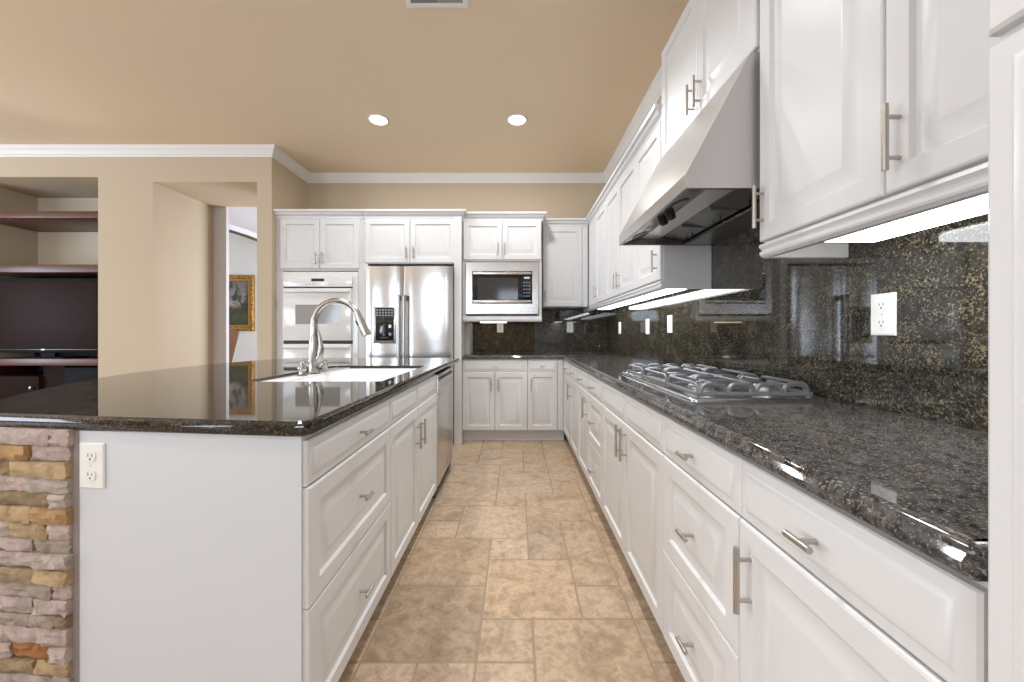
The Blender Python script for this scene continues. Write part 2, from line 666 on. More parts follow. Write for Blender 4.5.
def pull_bar(name, run, u, zc, parent, L=.140, vertical=True):
    b = B()
    M = run.M
    b.tube([M(u, .050, zc - L / 2), M(u, .050, zc + L / 2)], .0062, 12)
    for d in (-.034, .034):
        dd = d * L / .11
        b.tube([M(u, .0195, zc + dd), M(u, .049, zc + dd)], .0046, 10)
    return obj(name, b, nickel, parent)


def pull_tee(name, run, u, zc, parent, L=.056):
    b = B()
    M = run.M
    b.tube([M(u - L / 2, .052, zc), M(u + L / 2, .052, zc)], .0062, 12)
    b.tube([M(u, .0195, zc), M(u, .050, zc)], .0050, 10)
    return obj(name, b, nickel, parent)


def cabinet(run, name, label, group, u0, u1, z0, z1, depth, fronts, toe=False, cat='cabinet', extra=None, crown=None, rail=None, ends=(0, 0)):
    M = run.M
    base = M((u0 + u1) / 2, -depth / 2, 0 if toe else z0)
    t = thing(name, label, cat, base, group)
    b = B()
    e = .0008
    if extra:
        extra(b)
    else:
        b.box(u0 + e, u1 - e, -depth, 0, z0, z1, M=M)
    obj('carcass', b, white, t)
    if toe:
        b = B().box(u0 + (.062 if extra and extra.__name__ == 'near_carc' else e), u1 - e, -depth, -.058, 0, z0 - .0005, M=M)
        obj('toe_kick', b, white, t)
    for fr in fronts:
        kind, a, c, p, q = fr[:5]
        h = fr[5] if len(fr) > 5 else None
        g = .0016
        nm = {'door': 'door', 'flat': 'drawer', 'drawer': 'drawer', 'false': 'false_front', 'slab': 'door', 'blank': 'filler_panel'}[kind]
        rings = FLAT if kind in ('flat', 'false', 'slab') else DOOR
        if kind == 'blank':
            rings = [(0, 0), (0, .012), (.003, .015), (.01, .015)]
        d = obj(nm, B().panel(a + g, c - g, p + g, q - g, rings, M), white, t, smooth=25)
        if h:
            if h[0] == 'bar':
                pull_bar('handle', run, h[1], h[2], d, h[3] if len(h) > 3 else .140)
            else:
                pull_tee('handle', run, h[1] if len(h) > 1 else (a + c) / 2, h[2] if len(h) > 2 else (p + q) / 2, d)
    if crown:
        prof = [(0, -.012), (.006, -.012), (.010, .0), (.012, .012), (.030, .030), (.036, .048), (.050, .055), (.052, .075), (0, .075)]
        LS = []
        la, lb = ends
        for kx, zz in prof:
            cdp = -.020 if lb and name == 'fridge_cabinet' else -depth
            LS.append([M(u0 - kx * la + e, cdp, z1 + zz), M(u1 + kx * lb - e, cdp, z1 + zz), M(u1 + kx * lb - e, kx, z1 + zz), M(u0 - kx * la + e, kx, z1 + zz)])
        b = B()
        b.loops(LS)
        obj('crown', b, white, t, smooth=20)
    if rail:
        prof = [(.004, 0), (.016, -.003), (.019, -.012), (.010, -.020), (.008, -.024), (.016, -.028), (.016, -.035), (.013, -.0405), (.007, -.0435), (.003, -.047)]
        LS = []
        fr_ = [(kx, z0 + zz) for kx, zz in prof]
        bk = [(-.016, z0 - .047), (-.018, z0)]
        la, lb = rail
        b = B()
        LS = [[M(u0 + e, kx, zz) for kx, zz in fr_ + bk], [M(u1 - e, kx, zz) for kx, zz in fr_ + bk]]
        b.loops(LS)
        for side, on in ((u0, la), (u1, lb)):
            if on:
                s0, s1 = (side + e, side + .018) if side == u0 else (side - .018, side - e)
                b.box(s0, s1, -depth, -.017, z0 - .047, z0 - .0005, M=M)
        obj('light_rail', b, white, t, smooth=20)
    return t


# ------------------------------------------------------------------ right base run
ZB = .108
ZD0, ZD1, ZD2, ZD3 = .868, .735, .418, .116
gb = 'white base cabinets on the right'
YN = [.412, .866, 1.315, 2.235, 2.685, 3.115, 3.555, 4.04]
DEP = XW - XF - .022


def three(run, name, label, group, u0, u1, z0=ZB):
    return cabinet(run, name, label, group, u0, u1, z0, ZT - .042, DEP if run is RR else .52, [
        ('flat', u0, u1, ZD1, ZD0, ('tee',)),
        ('drawer', u0, u1, ZD2, ZD1, ('tee',)),
        ('drawer', u0, u1, z0 + .006, ZD2, ('tee',))], toe=True)


cabinet(RR, 'base_cabinet', 'white base cabinet with one wide door and a top drawer, beside the tall pantry cabinet', gb, YN[0], YN[1], ZB, ZT - .042, DEP, [
    ('flat', YN[0] + .005, YN[1], ZD1, ZD0, ('tee',)), ('door', YN[0] + .005, YN[1], ZD3, ZD1, ('bar', YN[1] - .045, .622))], toe=True)
three(RR, 'drawer_cabinet', 'white three-drawer cabinet on the near side of the gas cooktop', gb, YN[1], YN[2])
mid = (YN[2] + YN[3]) / 2
cabinet(RR, 'cooktop_cabinet', 'white double-door base cabinet directly beneath the gas cooktop', gb, YN[2], YN[3], ZB, ZT - .042, DEP, [
    ('false', YN[2], mid, ZD1, ZD0), ('false', mid, YN[3], ZD1, ZD0),
    ('door', YN[2], mid, ZD3, ZD1, ('bar', mid - .035, .645, .15)), ('door', mid, YN[3], ZD3, ZD1, ('bar', mid + .035, .645, .15))], toe=True)
three(RR, 'drawer_cabinet', 'white three-drawer cabinet on the far side of the gas cooktop', gb, YN[3], YN[4])
cabinet(RR, 'base_cabinet', 'narrow white base cabinet with door and drawer just past the far three-drawer stack', gb, YN[4], YN[5], ZB, ZT - .042, DEP, [
    ('flat', YN[4], YN[5], ZD1, ZD0, ('tee',)), ('door', YN[4], YN[5], ZD3, ZD1, ('bar', YN[4] + .04, .62))], toe=True)
cabinet(RR, 'base_cabinet', 'white base cabinet with door and drawer, second from the far corner of the right run', gb, YN[5], YN[6], ZB, ZT - .042, DEP, [
    ('flat', YN[5], YN[6], ZD1, ZD0, ('tee',)), ('door', YN[5], YN[6], ZD3, ZD1, ('bar', YN[6] - .05, .62))], toe=True)
cabinet(RR, 'corner_cabinet', 'white corner base cabinet where the right run meets the back run', gb, YN[6], YB - .012, ZB, ZT - .042, DEP, [
    ('flat', YN[6], YN[7], ZD1, ZD0, ('tee', 3.80, .80)), ('door', YN[6], YN[7], ZD3, ZD1)], toe=True)

# ------------------------------------------------------------------ back base run
gk = 'white base cabinets on the back wall'
DB = .52
cabinet(RBk, 'base_cabinet', 'white two-door base cabinet with one wide drawer below the microwave', gk, -.5655, .121, .118, ZT - .042, DB, [
    ('flat', -.566, .121, .740, .868, ('tee',)),
    ('door', -.566, -.2235, .124, .740, ('bar', -.262, .61, .13)), ('door', -.2235, .121, .124, .740, ('bar', -.185, .61, .13))], toe=True)
cabinet(RBk, 'base_cabinet', 'white single-door base cabinet with small drawer in the back corner', gk, .121, .515, .118, ZT - .042, DB, [
    ('flat', .121, .438, .740, .868, ('tee',)),
    ('door', .121, .438, .124, .740, ('bar', .160, .61, .13)), ('blank', .438, .50, .124, .868)], toe=True)

# ------------------------------------------------------------------ uppers on the right
gu = 'white wall cabinets on the right'
ZU0, ZU1 = 1.443, 2.345
DU = XS - XU - .022


def upper(label, u0, u1, fronts, crown=True, rail=(0, 0), ends=(0, 0)):
    return cabinet(RU, 'wall_cabinet', label, gu, u0, u1, ZU0, ZU1, DU, fronts, crown=crown, rail=rail, ends=ends)


HZ = 1.557
upper('large white two-door wall cabinet near the tall pantry, over a bright fluorescent light', .402, 1.272, [
    ('door', .405, .838, ZU0 + .004, ZU1 - .02, ('bar', .803, HZ, .138)), ('door', .838, 1.270, ZU0 + .004, ZU1 - .02, ('bar', 1.245, HZ, .138))], rail=(0, 1))
upper('narrow white single-door wall cabinet immediately behind the range hood', 2.132, 2.575, [
    ('door', 2.135, 2.575, ZU0 + .004, ZU1 - .02, ('bar', 2.185, HZ, .125))], rail=(1, 0))
upper('white two-door wall cabinet with paired handles, between hood side and far corner', 2.575, 3.435, [
    ('door', 2.575, 3.005, ZU0 + .004, ZU1 - .02, ('bar', 2.965, HZ, .125)), ('door', 3.005, 3.435, ZU0 + .004, ZU1 - .02, ('bar', 3.045, HZ, .125))])
upper('white single-door wall cabinet of the right run that meets the back corner', 3.435, YB - .012, [
    ('door', 3.435, 3.865, ZU0 + .004, ZU1 - .02, ('bar', 3.82, HZ, .125)), ('blank', 3.865, 4.268, ZU0 + .004, ZU1 - .02)])

# above the hood
HY0, HY1 = 1.280, 2.126
hm = (HY0 + HY1) / 2


def hood_carc(b):
    b.box(HY0 + .001, HY1 - .001, -DU, 0, 2.10, 2.70, M=RU.M)


cabinet(RU, 'hood_cabinet', 'short white two-door cabinet sitting above the steel range hood', gu, HY0, HY1, 2.10, 2.70, DU, [
    ('door', HY0 + .002, hm, 2.104, 2.694, ('bar', hm - .033, 2.20, .135)), ('door', hm, HY1 - .002, 2.104, 2.694, ('bar', hm + .033, 2.20, .135))])

# pantry at the right edge
RP = Run('R', .468)
cabinet(RP, 'pantry_cabinet', 'tall white pantry cabinet cut off by the right edge of the photo', None, -.32, .392, .1, 2.345, .60, [
    ('slab', .034, .3905, 1.446, 2.33), ('slab', -.316, .034, 1.446, 2.33), ('slab', .034, .3905, .11, 1.437), ('slab', -.316, .034, .11, 1.437)], toe=True)

# ------------------------------------------------------------------ back wall uppers, microwave, tall units
gc = 'white tall and wall cabinets on the back wall'
RC = Run('B', 4.27)
cabinet(RC, 'wall_cabinet', 'white single-door wall cabinet in the back corner right of the microwave', gc, .296, .80, 1.443, 2.345, YS - 4.27 - .022, [
    ('door', .300, .735, 1.447, 2.332, ('bar', .322, 1.56, .13)), ('blank', .735, .80, 1.447, 2.332)], crown=True)
t = root_of(bpy.context.scene.objects[-1]) if False else None
RM = Run('B', 4.06)


def mw_carc(b):
    M = RM.M
    D = YS - 4.06 - .022
    b.box(-.562, .272, -D, 0, 1.912, 2.35, M=M)
    b.box(-.562, -.535, -D, 0, 1.335, 1.912, M=M)
    b.box(.243, .272, -D, 0, 1.335, 1.912, M=M)
    b.box(-.562, .272, -D, 0, 1.300, 1.335, M=M)


t = cabinet(RM, 'microwave_cabinet', 'white wall cabinet with two short doors that holds the built-in microwave', gc, -.562, .272, 1.300, 2.35, YS - 4.06 - .022, [
    ('door', -.556, -.145, 1.925, 2.335, ('bar', -.190, 2.035, .13)), ('door', -.145, .268, 1.925, 2.335, ('bar', -.118, 2.035, .13))],
    extra=mw_carc, crown=True, ends=(0, 1))
b = B()
prof = [(.020, 1.318), (.024, 1.305), (.022, 1.285), (.008, 1.272)]
LS = [[RM.M(u, kx, zz) for kx, zz in prof + [(-.03, 1.272), (-.03, 1.2995), (.0, 1.2995), (.001, 1.318)]] for u in (-.562, .272)]
b.loops(LS)
obj('light_rail', b, white, t, smooth=20)

# microwave
MW = thing('microwave', 'built-in stainless steel microwave with black glass door, above the back counter', 'microwave', (-.146, 4.3, 1.336))
M = RM.M
b = B()
b.box(-.52, .228, -.40, -.003, 1.345, 1.90, M=M)
obj('body', b, blackp, MW)
# trim frame (mitred)
o_, i_ = (-.531, .239, 1.352, 1.903), (-.462, .172, 1.462, 1.806)
b = B()
LS = []
for (r_, nn) in ((o_, .0005), (o_, .018), (o_, .022), (i_, .022), (i_, .001)):
    k2 = .004 if nn == .022 and r_ is o_ else 0
    LS.append([M(r_[0] + k2, nn, r_[2] + k2), M(r_[1] - k2, nn, r_[2] + k2), M(r_[1] - k2, nn, r_[3] - k2), M(r_[0] + k2, nn, r_[3] - k2)])
b.loops(LS, cap=False)
obj('trim_frame', b, ST_H, MW, smooth=20)
dr = obj('door', B().box(-.460, .170, -.002, .020, 1.464, 1.804, .004, M=M), blackg, MW)
obj('window', B().box(-.405, .020, .0203, .0215, 1.505, 1.735, .001, M=M, seg=1), mat('microwave_window', (0.045, 0.043, 0.042), 0.08), dr)
obj('handle', B().box(-.452, .162, .0203, .034, 1.768, 1.798, .006, M=M), ST_H, dr)
obj('lower_bar', B().box(-.452, .162, .0203, .030, 1.470, 1.500, .005, M=M), ST_H, dr)
kpm = mat('keypad_print', (0.16, 0.17, 0.20), 0.4)
for r_ in range(5):
    for c_ in range(3):
        obj('key', B().box(.075 + c_ * .028, .093 + c_ * .028, .0203, .0212, 1.535 + r_ * .036, 1.549 + r_ * .036, M=M), kpm, MW)
obj('display', B().box(.085, .145, .0203, .0212, 1.726, 1.745, M=M), mat('microwave_clock', (0.2, 0.3, 0.35), 0.3, emit=(0.55, 0.75, 0.9), estr=0.5), MW)
obj('badge', B().box(-.185, -.125, .0203, .0212, 1.504, 1.514, M=M), keygrey, MW)

# tall oven unit and fridge surround
RT = Run('B', 3.985)
MT = RT.M
XT0, XT1 = -2.497, -.567
DT = YB - 3.985 - .022


def tall_l(b):
    b.box(XT0, -2.42, -DT, 0, 0, 2.352, M=MT)
    b.box(-1.64, -1.585, -DT, 0, 0, 2.352, M=MT)
    b.box(-2.42, -1.64, -DT, 0, 1.80, 2.352, M=MT)
    b.box(-2.42, -1.64, -DT, 0, 0, .40, M=MT)
    b.box(-2.42, -1.64, -DT, -.50, .40, 1.80, M=MT)


cabinet(RT, 'oven_cabinet', 'tall white cabinet that houses the double wall oven, left of the fridge', gc, XT0, -1.585, 0, 2.352, DT, [
    ('door', -2.445, -2.032, 1.818, 2.335, ('bar', -2.065, 1.925, .125)), ('door', -2.032, -1.625, 1.818, 2.335, ('bar', -1.998, 1.925, .125)),
    ('drawer', -2.445, -1.625, .11, .39)], extra=tall_l, crown=True, ends=(0, 0))


def tall_f(b):
    b.box(-.640, XT1, -DT, .018, 0, 2.352, M=MT)
    b.box(-1.583, -1.537, -DT, .010, 0, 1.8745, M=MT)
    b.box(-1.583, -.640, -DT, 0, 1.875, 2.352, M=MT)


cabinet(RT, 'fridge_cabinet', 'white two-door cabinet above the fridge with a full-height side panel', gc, -1.583, XT1, 1.875, 2.352, DT, [
    ('door', -1.565, -1.098, 1.880, 2.335, ('bar', -1.135, 1.985, .125)), ('door', -1.098, -.628, 1.880, 2.335, ('bar', -1.060, 1.985, .125))],
    extra=tall_f, crown=True, ends=(0, 1))

# double wall oven
OV = thing('wall_oven', 'white double wall oven with grey glass windows in the tall left cabinet', 'oven', (-2.03, 4.2, .41))
obj('body', B().box(-2.418, -1.642, -.45, .004, .41, 1.79, M=MT), enamel, OV)
c = obj('control_panel', B().box(-2.412, -1.697, .0045, .022, 1.632, 1.742, .004, M=MT), enamel, OV)
obj('display', B().box(-2.118, -1.985, .0222, .0235, 1.688, 1.717, M=MT), led, c)
for i in range(9):
    if i != 5:
        obj('button', B().box(-2.175 + i * .034, -2.160 + i * .034, .0222, .0228, 1.655, 1.662, M=MT), keygrey, c)
obj('gap_strip', B().box(-2.412, -1.697, .0045, .008, 1.618, 1.632, M=MT), gapdark, OV)
for (z0, z1, up) in ((1.075, 1.616, True), (.44, 1.04, False)):
    dr = obj('door', B().box(-2.405, -1.703, .0045, .034, z0, z1, .007, M=MT), enamel, OV)
    wz = (1.245, 1.445) if up else (.62, .82)
    obj('window', B().box(-2.275, -1.815, .0343, .0352, wz[0], wz[1], M=MT), greyglass, dr)
    b = B()
    b.box(-2.395, -1.712, .036, .062, z1 - .045, z1 - .015, .009, M=MT)
    b.box(-2.39, -2.35, .033, .045, z1 - .040, z1 - .020, M=MT)
    b.box(-1.755, -1.717, .033, .045, z1 - .040, z1 - .020, M=MT)
    obj('handle', b, enamel, dr)
obj('gap_strip', B().box(-2.412, -1.697, .0045, .010, 1.040, 1.075, M=MT), gapdark, OV)
obj('vent_strip', B().box(-2.412, -1.697, .0045, .009, .895, .897, M=MT), gapdark, OV)

# refrigerator
FR = thing('refrigerator', 'stainless steel side-by-side refrigerator with ice and water dispenser', 'refrigerator', (-1.1, 4.2, 0))
FY = 3.93
RF = Run('B', FY + .02)     # n = 0.02 is door plane
MF = lambda u, n, z: V((u, FY - n, z))
obj('body', B().box(-1.530, -.648, FY + .055, 4.55, .0, 1.845, M=None), mat('fridge_case', (0.35, 0.35, 0.35), 0.5), FR)


def fdoor(u0, u1):
    """gently crowned steel door"""
    b = B()
    L0, L1 = [], []
    prof = []
    K = 10
    for i in range(K + 1):
        t = i / K
        u = u0 + (u1 - u0) * t
        e_ = min(t, 1 - t)
        n_ = .012 * (1 - (2 * t - 1) ** 2)
        if i in (0, K):
            n_ = -.010
        prof.append((u, n_))
    poly = prof + [(u1, -.05), (u0, -.05)]
    b.prism([(u, n_) for u, n_ in poly], .06, 1.835, M=lambda a, c_, z: MF(a, c_, z))
    return b


d1 = obj('door', fdoor(-1.532, -1.158), ST_F, FR, smooth=50)
d2 = obj('door', fdoor(-1.149, -.645), ST_F, FR, smooth=50)
for dd, u in ((d1, -1.180), (d2, -1.127)):
    b = B()
    z0, z1 = .62, 1.525
    b.tube([MF(u, .055, z0), MF(u, .058, z0 + .3), MF(u, .058, z1 - .3), MF(u, .055, z1)], .0135, 12)
    obj('handle', b, ST_V, dd)
    b = B()
    for zz in (z0 + .03, z1 - .03):
        b.tube([MF(u, -.004, zz), MF(u, .057, zz)], .0125, 10)
    b.box(u - .016, u + .016, .004, .060, z1 - .03, z1 + .012, .008, M=MF)
    b.box(u - .016, u + .016, .004, .060, z0 - .012, z0 + .03, .008, M=MF)
    obj('handle_mount', b, mat('bronze_mount', (0.32, 0.24, 0.15), 0.35, 0.9), dd)
ds = obj('dispenser', B().box(-1.455, -1.225, .005, .016, 1.045, 1.420, .006, M=MF), ST_H, d1)
obj('dispenser_keypad', B().box(-1.430, -1.240, .0163, .020, 1.315, 1.410, .003, M=MF), blackp, d1)
for r_ in range(3):
    for c_ in range(6):
        b = B().box(-1.421 + c_ * .030, -1.401 + c_ * .030, .0203, .0212, 1.325 + r_ * .027, 1.341 + r_ * .027, M=MF)
        obj('dispenser_button', b, keygrey, d1)
obj('dispenser_cavity', B().box(-1.428, -1.242, .0163, .0185, 1.075, 1.314, .003, M=MF), blackg, d1)
b = B()
b.box(-1.37, -1.30, .0187, .030, 1.10, 1.112, M=MF)
b.tube([MF(-1.335, .026, 1.12), MF(-1.335, .026, 1.24)], .012, 10)
obj('dispenser_paddle', b, mat('smoked_plastic', (0.05, 0.05, 0.05), 0.3), d1)
bd = obj('badge', B().lathe([(.0, -.004), (.021, -.004), (.021, .004), (.018, .006), (.0, .006)], (-.745, FY - .010, 1.745), 24, 'y'), nickel, d2)
b = B()
pts = [(-.745 + .010 * math.cos(a) * (1 if a < 6.3 else .5), FY - .0155, 1.745 + .010 * math.sin(a)) for a in [k * .35 for k in range(19)]]
b.tube(pts, .0015, 6)
b.tube([(-.752, FY - .0155, 1.741), (-.746, FY - .0155, 1.750), (-.742, FY - .0155, 1.740), (-.738, FY - .0155, 1.748)], .0013, 6)
obj('badge_monogram', b, enamel, bd)

# ------------------------------------------------------------------ island
gi = 'white cabinets of the island'
YI = [1.018, 1.663, 2.632]
ZI = .080


def isl(name, label, u0, u1, fr, ex=None):
    return cabinet(RI, name, label, gi, u0, u1, ZI, ZT - .042, .50, fr, toe=True, extra=ex)


def near_carc(b):
    b.prism([(XI - .0205, YI[0]), (XI - .0205, YI[1] - .001), (-1.06, YI[1] - .001), (-1.06, 1.078)], ZI, ZT - .042)


isl('drawer_cabinet', 'white three-drawer cabinet at the near end of the island', YI[0], YI[1], [
    ('flat', YI[0] - .012, YI[1], .745, .868, ('tee',)), ('drawer', YI[0] - .012, YI[1], .425, .745, ('tee',)), ('drawer', YI[0] - .012, YI[1], ZI + .004, .425, ('tee',))], ex=near_carc)
mi = 2.115


def sink_carc(b):
    M = RI.M
    b.box(YI[1] + .001, YI[2] - .001, -.50, 0, ZI, .68, M=M)
    b.box(YI[1] + .001, YI[2] - .001, -.018, 0, .68, ZT - .042, M=M)


isl('sink_cabinet', 'white double-door cabinet under the island sink', YI[1], YI[2], [
    ('false', YI[1], mi, .745, .868), ('false', mi, YI[2], .745, .868),
    ('door', YI[1], mi, ZI + .004, .745, ('bar', mi - .045, .60)), ('door', mi, YI[2], ZI + .004, .745, ('bar', mi + .045, .60))], ex=sink_carc)

# dishwasher
DW = thing('dishwasher', 'stainless steel dishwasher at the far end of the island', 'dishwasher', (-.8, 2.94, 0))
MI = RI.M
obj('body', B().box(2.638, 3.232, -.50, -.001, .02, .66, M=MI).box(2.640, 3.230, -.08, -.001, .6605, .865, M=MI), blackp, DW)
dr = obj('door', B().box(2.640, 3.230, .0, .026, .10, .868, .003, M=MI), ST_H, DW)
obj('handle_slot', B().box(2.665, 3.205, .0263, .0275, .822, .846, M=MI), gapdark, dr)
cp = obj('control_strip', B().box(2.655, 3.215, .0263, .030, .715, .812, .004, M=MI), mat('dishwasher_controls', (0.60, 0.59, 0.57), 0.28, 0.9), dr)
for i in range(7):
    obj('button', B().box(2.70 + i * .07, 2.735 + i * .07, .0303, .031, .775, .787, M=MI), keygrey, cp)
obj('kick_plate', B().box(2.640, 3.230, -.06, -.045, 0, .095, M=MI), blackp, DW)

IB = thing('kitchen_island', 'white painted end panel and back of the granite-topped island', 'island', (-1.2, 2.0, 0))
SL = .098 / .955      # slope of near face


def near_y(x, off=0.0):
    return 1.000 + (-.545 - x) * SL + off


X0, X1 = -.5605, -1.62
obj('end_panel', B().prism([(X0 + .002, near_y(X0)), (X0 + .002, 1.017), (X1, near_y(X1) + .02), (X1, near_y(X1))], 0, .879), panel_white, IB)
obj('core', B().prism([(-1.085, 1.105), (-1.085, 3.236), (-1.60, 3.236), (-1.60, 1.145)], 0, .68), panel_white, IB)
obj('far_panel', B().box(-1.60, -.545, 3.240, 3.300, 0, .879), panel_white, IB)
obj('core_rim', B().prism([(-1.40, 1.13), (-1.40, 3.236), (-1.60, 3.236), (-1.60, 1.145)], .68, .879), panel_white, IB)

# stone veneer
ST = thing('stone_veneer', 'stacked ledger stone facing on the left part of the island front', 'stonework', (-1.45, 1.08, 0))
bm = bmesh.new()
cl = bm.loops.layers.float_color.new('tint')
ypx = [428.0, 444.8, 460, 476.2, 491.5, 505.8, 522, 538, 551.5, 566.4, 581.9, 596.4, 611.9, 624.5, 642.8, 658.3, 672, 688, 703, 719, 735, 752]
zrow = [CAMZ - (y - 333.5) * 1.075 / 385 for y in ypx]
zrow = [z for z in zrow if z > .03] + [0.0]
rowx = [  # right edges first: splits in photo x (px), then colour keys
    ([76, 54, 8, -30], 'PPL'), ([74, 30, -25], 'POL'), ([74, 11, 6, -40], 'YDY'), ([74, 26, -30], 'LPL'), ([74, 55, -20], 'PBL'), ([75, 33, -15], 'OYL'), ([74, 50, 7, -35], 'PYP'),
    ([74, 32, -28], 'GPL'), ([75, 36, -22], 'LPG'), ([75, 36, -26], 'YBG'), ([75, 56, 12, -30], 'PGP'), ([74, 35, -25], 'PPL'), ([74, 61, -10], 'BGP'), ([74, 40, -30], 'PPL'),
    ([74, 54, 9, -30], 'PRP'), ([74, 37, -20], 'YBP'), ([75, 55, -18], 'PPL')]
COLS = {'P': (.60, .49, .45), 'L': (.54, .47, .41), 'Y': (.53, .39, .23), 'O': (.55, .35, .17), 'G': (.44, .37, .31), 'B': (.40, .30, .19), 'R': (.44, .20, .08), 'D': (.25, .2, .18)}
FA = V((-.955, .098, 0)).normalized()      # along the face to the left
FN = V((-.098, -.955, 0)).normalized()     # out of the face
A0 = V((-.545, 1.000, 0))
px2s = lambda px: ((516 - px) * 1.071 / 385 - .545) / abs(FA.x)
rs = random.Random(3)
for i in range(len(zrow) - 1):
    zt, zb = zrow[i], zrow[i + 1]
    px, key = rowx[i % len(rowx)]
    cuts = [px2s(p) for p in px]
    while cuts[-1] < 1.08:
        cuts.append(cuts[-1] + rs.uniform(.09, .2))
    keys = list(key) + [rs.choice('PLYGOB') for _ in range(8)]
    for j in range(len(cuts) - 1):
        s0, s1 = cuts[j] + .0013, min(cuts[j + 1] - .0013, 1.10)
        if s1 - s0 < .004:
            continue
        base = .0185 + rs.uniform(-.007, .008)
        nu, nv = max(3, int((s1 - s0) / .018)), 4
        grid = []
        for a in range(nu + 1):
            row = []
            for c_ in range(nv + 1):
                edge = (a in (0, nu)) or (c_ in (0, nv))
                d = base + rs.uniform(-.0048, .0052) - (.0055 if edge else 0)
                su = s0 + (s1 - s0) * a / nu
                zz = zb + .0011 + (zt - zb - .0022) * c_ / nv
                row.append(bm.verts.new(A0 + FA * su + FN * d + V((0, 0, zz))))
            grid.append(row)
        c0 = COLS[keys[j]]
        q = rs.uniform(.9, 1.1)
        col = (c0[0] * q, c0[1] * q, c0[2] * q, 1)
        fs = []
        for a in range(nu):
            for c_ in range(nv):
                fs.append(bm.faces.new((grid[a][c_], grid[a][c_ + 1], grid[a + 1][c_ + 1], grid[a + 1][c_])))
        ring = [grid[a][0] for a in range(nu + 1)] + [grid[nu][c_] for c_ in range(1, nv + 1)] + [grid[a][nv] for a in range(nu - 1, -1, -1)] + [grid[0][c_] for c_ in range(nv - 1, 0, -1)]
        inv = []
        for v_ in ring:
            d = (v_.co - A0).dot(FN)
            inv.append(bm.verts.new(v_.co - FN * (d - .0012)))
        for k in range(len(ring)):
            l = (k + 1) % len(ring)
            fs.append(bm.faces.new((ring[k], ring[l], inv[l], inv[k])))
        for f in fs:
            for lp in f.loops:
                lp[cl] = col
obj('stone_facing', bm, stonem, ST, smooth=28)
b = B()
P = [A0 + FA * s_ + FN * d for s_, d in ((.670, .0006), (1.10, .0006), (1.10, .0012), (.670, .0012))]
b.prism([(p.x, p.y) for p in P], 0, .8785)
obj('mortar_bed', b, mat('stone_mortar', (0.27, 0.23, 0.215), 0.9), ST)


def slab(b, outer, holes, z0, z1, r=.012, prof=None):
    """polished slab, rounded outside edge; holes are ccw too"""
    prof = prof or [(r, z0), (r * .35, z0 + r * .3), (0, z0 + r), (0, z1 - r), (r * .3, z1 - r * .35), (r, z1)]
    bm = b.bm
    rows = []
    for d, z in prof:
        rows.append([bm.verts.new((x, y, z)) for x, y in off_poly(outer, d)])
    m = len(outer)
    for a, c_ in zip(rows, rows[1:]):
        for i in range(m):
            j = (i + 1) % m
            bm.faces.new((a[i], a[j], c_[j], c_[i]))
    top_e = [bm.edges.get((rows[-1][i], rows[-1][(i + 1) % m])) for i in range(m)]
    bot_e = [bm.edges.get((rows[0][i], rows[0][(i + 1) % m])) for i in range(m)]
    for h in holes:
        hr = []
        for d, z in ((-.0, z0), (0, z1 - .004), (-.003, z1)):
            hr.append([bm.verts.new((x, y, z)) for x, y in off_poly(h, d)])
        mh = len(h)
        for a, c_ in zip(hr, hr[1:]):
            for i in range(mh):
                j = (i + 1) % mh
                bm.faces.new((a[i], a[j], c_[j], c_[i]))
        top_e += [bm.edges.get((hr[-1][i], hr[-1][(i + 1) % mh])) for i in range(mh)]
        bot_e += [bm.edges.get((hr[0][i], hr[0][(i + 1) % mh])) for i in range(mh)]
    bmesh.ops.triangle_fill(bm, edges=top_e, use_beauty=True, use_dissolve=False)
    bmesh.ops.triangle_fill(bm, edges=bot_e, use_beauty=True, use_dissolve=False)


def rrect(x0, x1, y0, y1, r, k=5):
    P = []
    for cx, cy, a0 in ((x1 - r, y0 + r, -90), (x1 - r, y1 - r, 0), (x0 + r, y1 - r, 90), (x0 + r, y0 + r, 180)):
        for i in range(k + 1):
            a = rad(a0 + 90 * i / k)
            P.append((cx + r * math.cos(a), cy + r * math.sin(a)))
    return P


def catmull(P, k=5):
    out = []
    for i in range(1, len(P) - 2):
        p0, p1, p2, p3 = [V(q) for q in P[i - 1:i + 3]]
        for j in range(k):
            t = j / k
            out.append(tuple(.5 * ((2 * p1) + (-p0 + p2) * t + (2 * p0 - 5 * p1 + 4 * p2 - p3) * t * t + (-p0 + 3 * p1 - 3 * p2 + p3) * t ** 3)))
    out.append(tuple(P[-2]))
    return out


CX = -.530
curve = catmull([(-1.75, 3.74), (-1.93, 3.66), (-2.06, 3.60), (-2.17, 3.42), (-2.25, 3.05), (-2.28, 2.65), (-2.245, 2.28), (-2.142, 1.95), (-1.97, 1.60), (-1.81, 1.345), (-1.68, 1.185), (-1.58, 1.115), (-1.47, 1.089), (-1.3, 1.065)], 5)
outer = [(CX, 1.02), (CX, 3.58), (CX - .02, 3.61), (-1.3, 3.63), (-1.75, 3.65)] + curve + [(-1.0, .983 + .098 * .47 / .955), (CX - .055, .985), (CX - .016, .990)]
outer = [V(p).to_2d() if len(p) > 2 else V(p) for p in outer]
outer = [(p.x, p.y) for p in outer]
SX0, SX1, SY0, SY1 = -1.295, -.645, 1.83, 2.73
hole = rrect(SX0, SX1, SY0, SY1, .035)
b = B()
slab(b, outer, [hole], ZT - .040, ZT, .013)
tag(obj('island_worktop', b, GR_ISL, None, (-1.2, 2.2, ZT - .04), smooth=35, flat_top=True), 'polished dark granite worktop with curved bar edge on the island', 'countertop')

# sink
SK = thing('kitchen_sink', 'white inset sink with a faucet deck in the island granite', 'sink', (-.97, 2.28, .66))
b = B()
zr = .9000
LED = -1.170


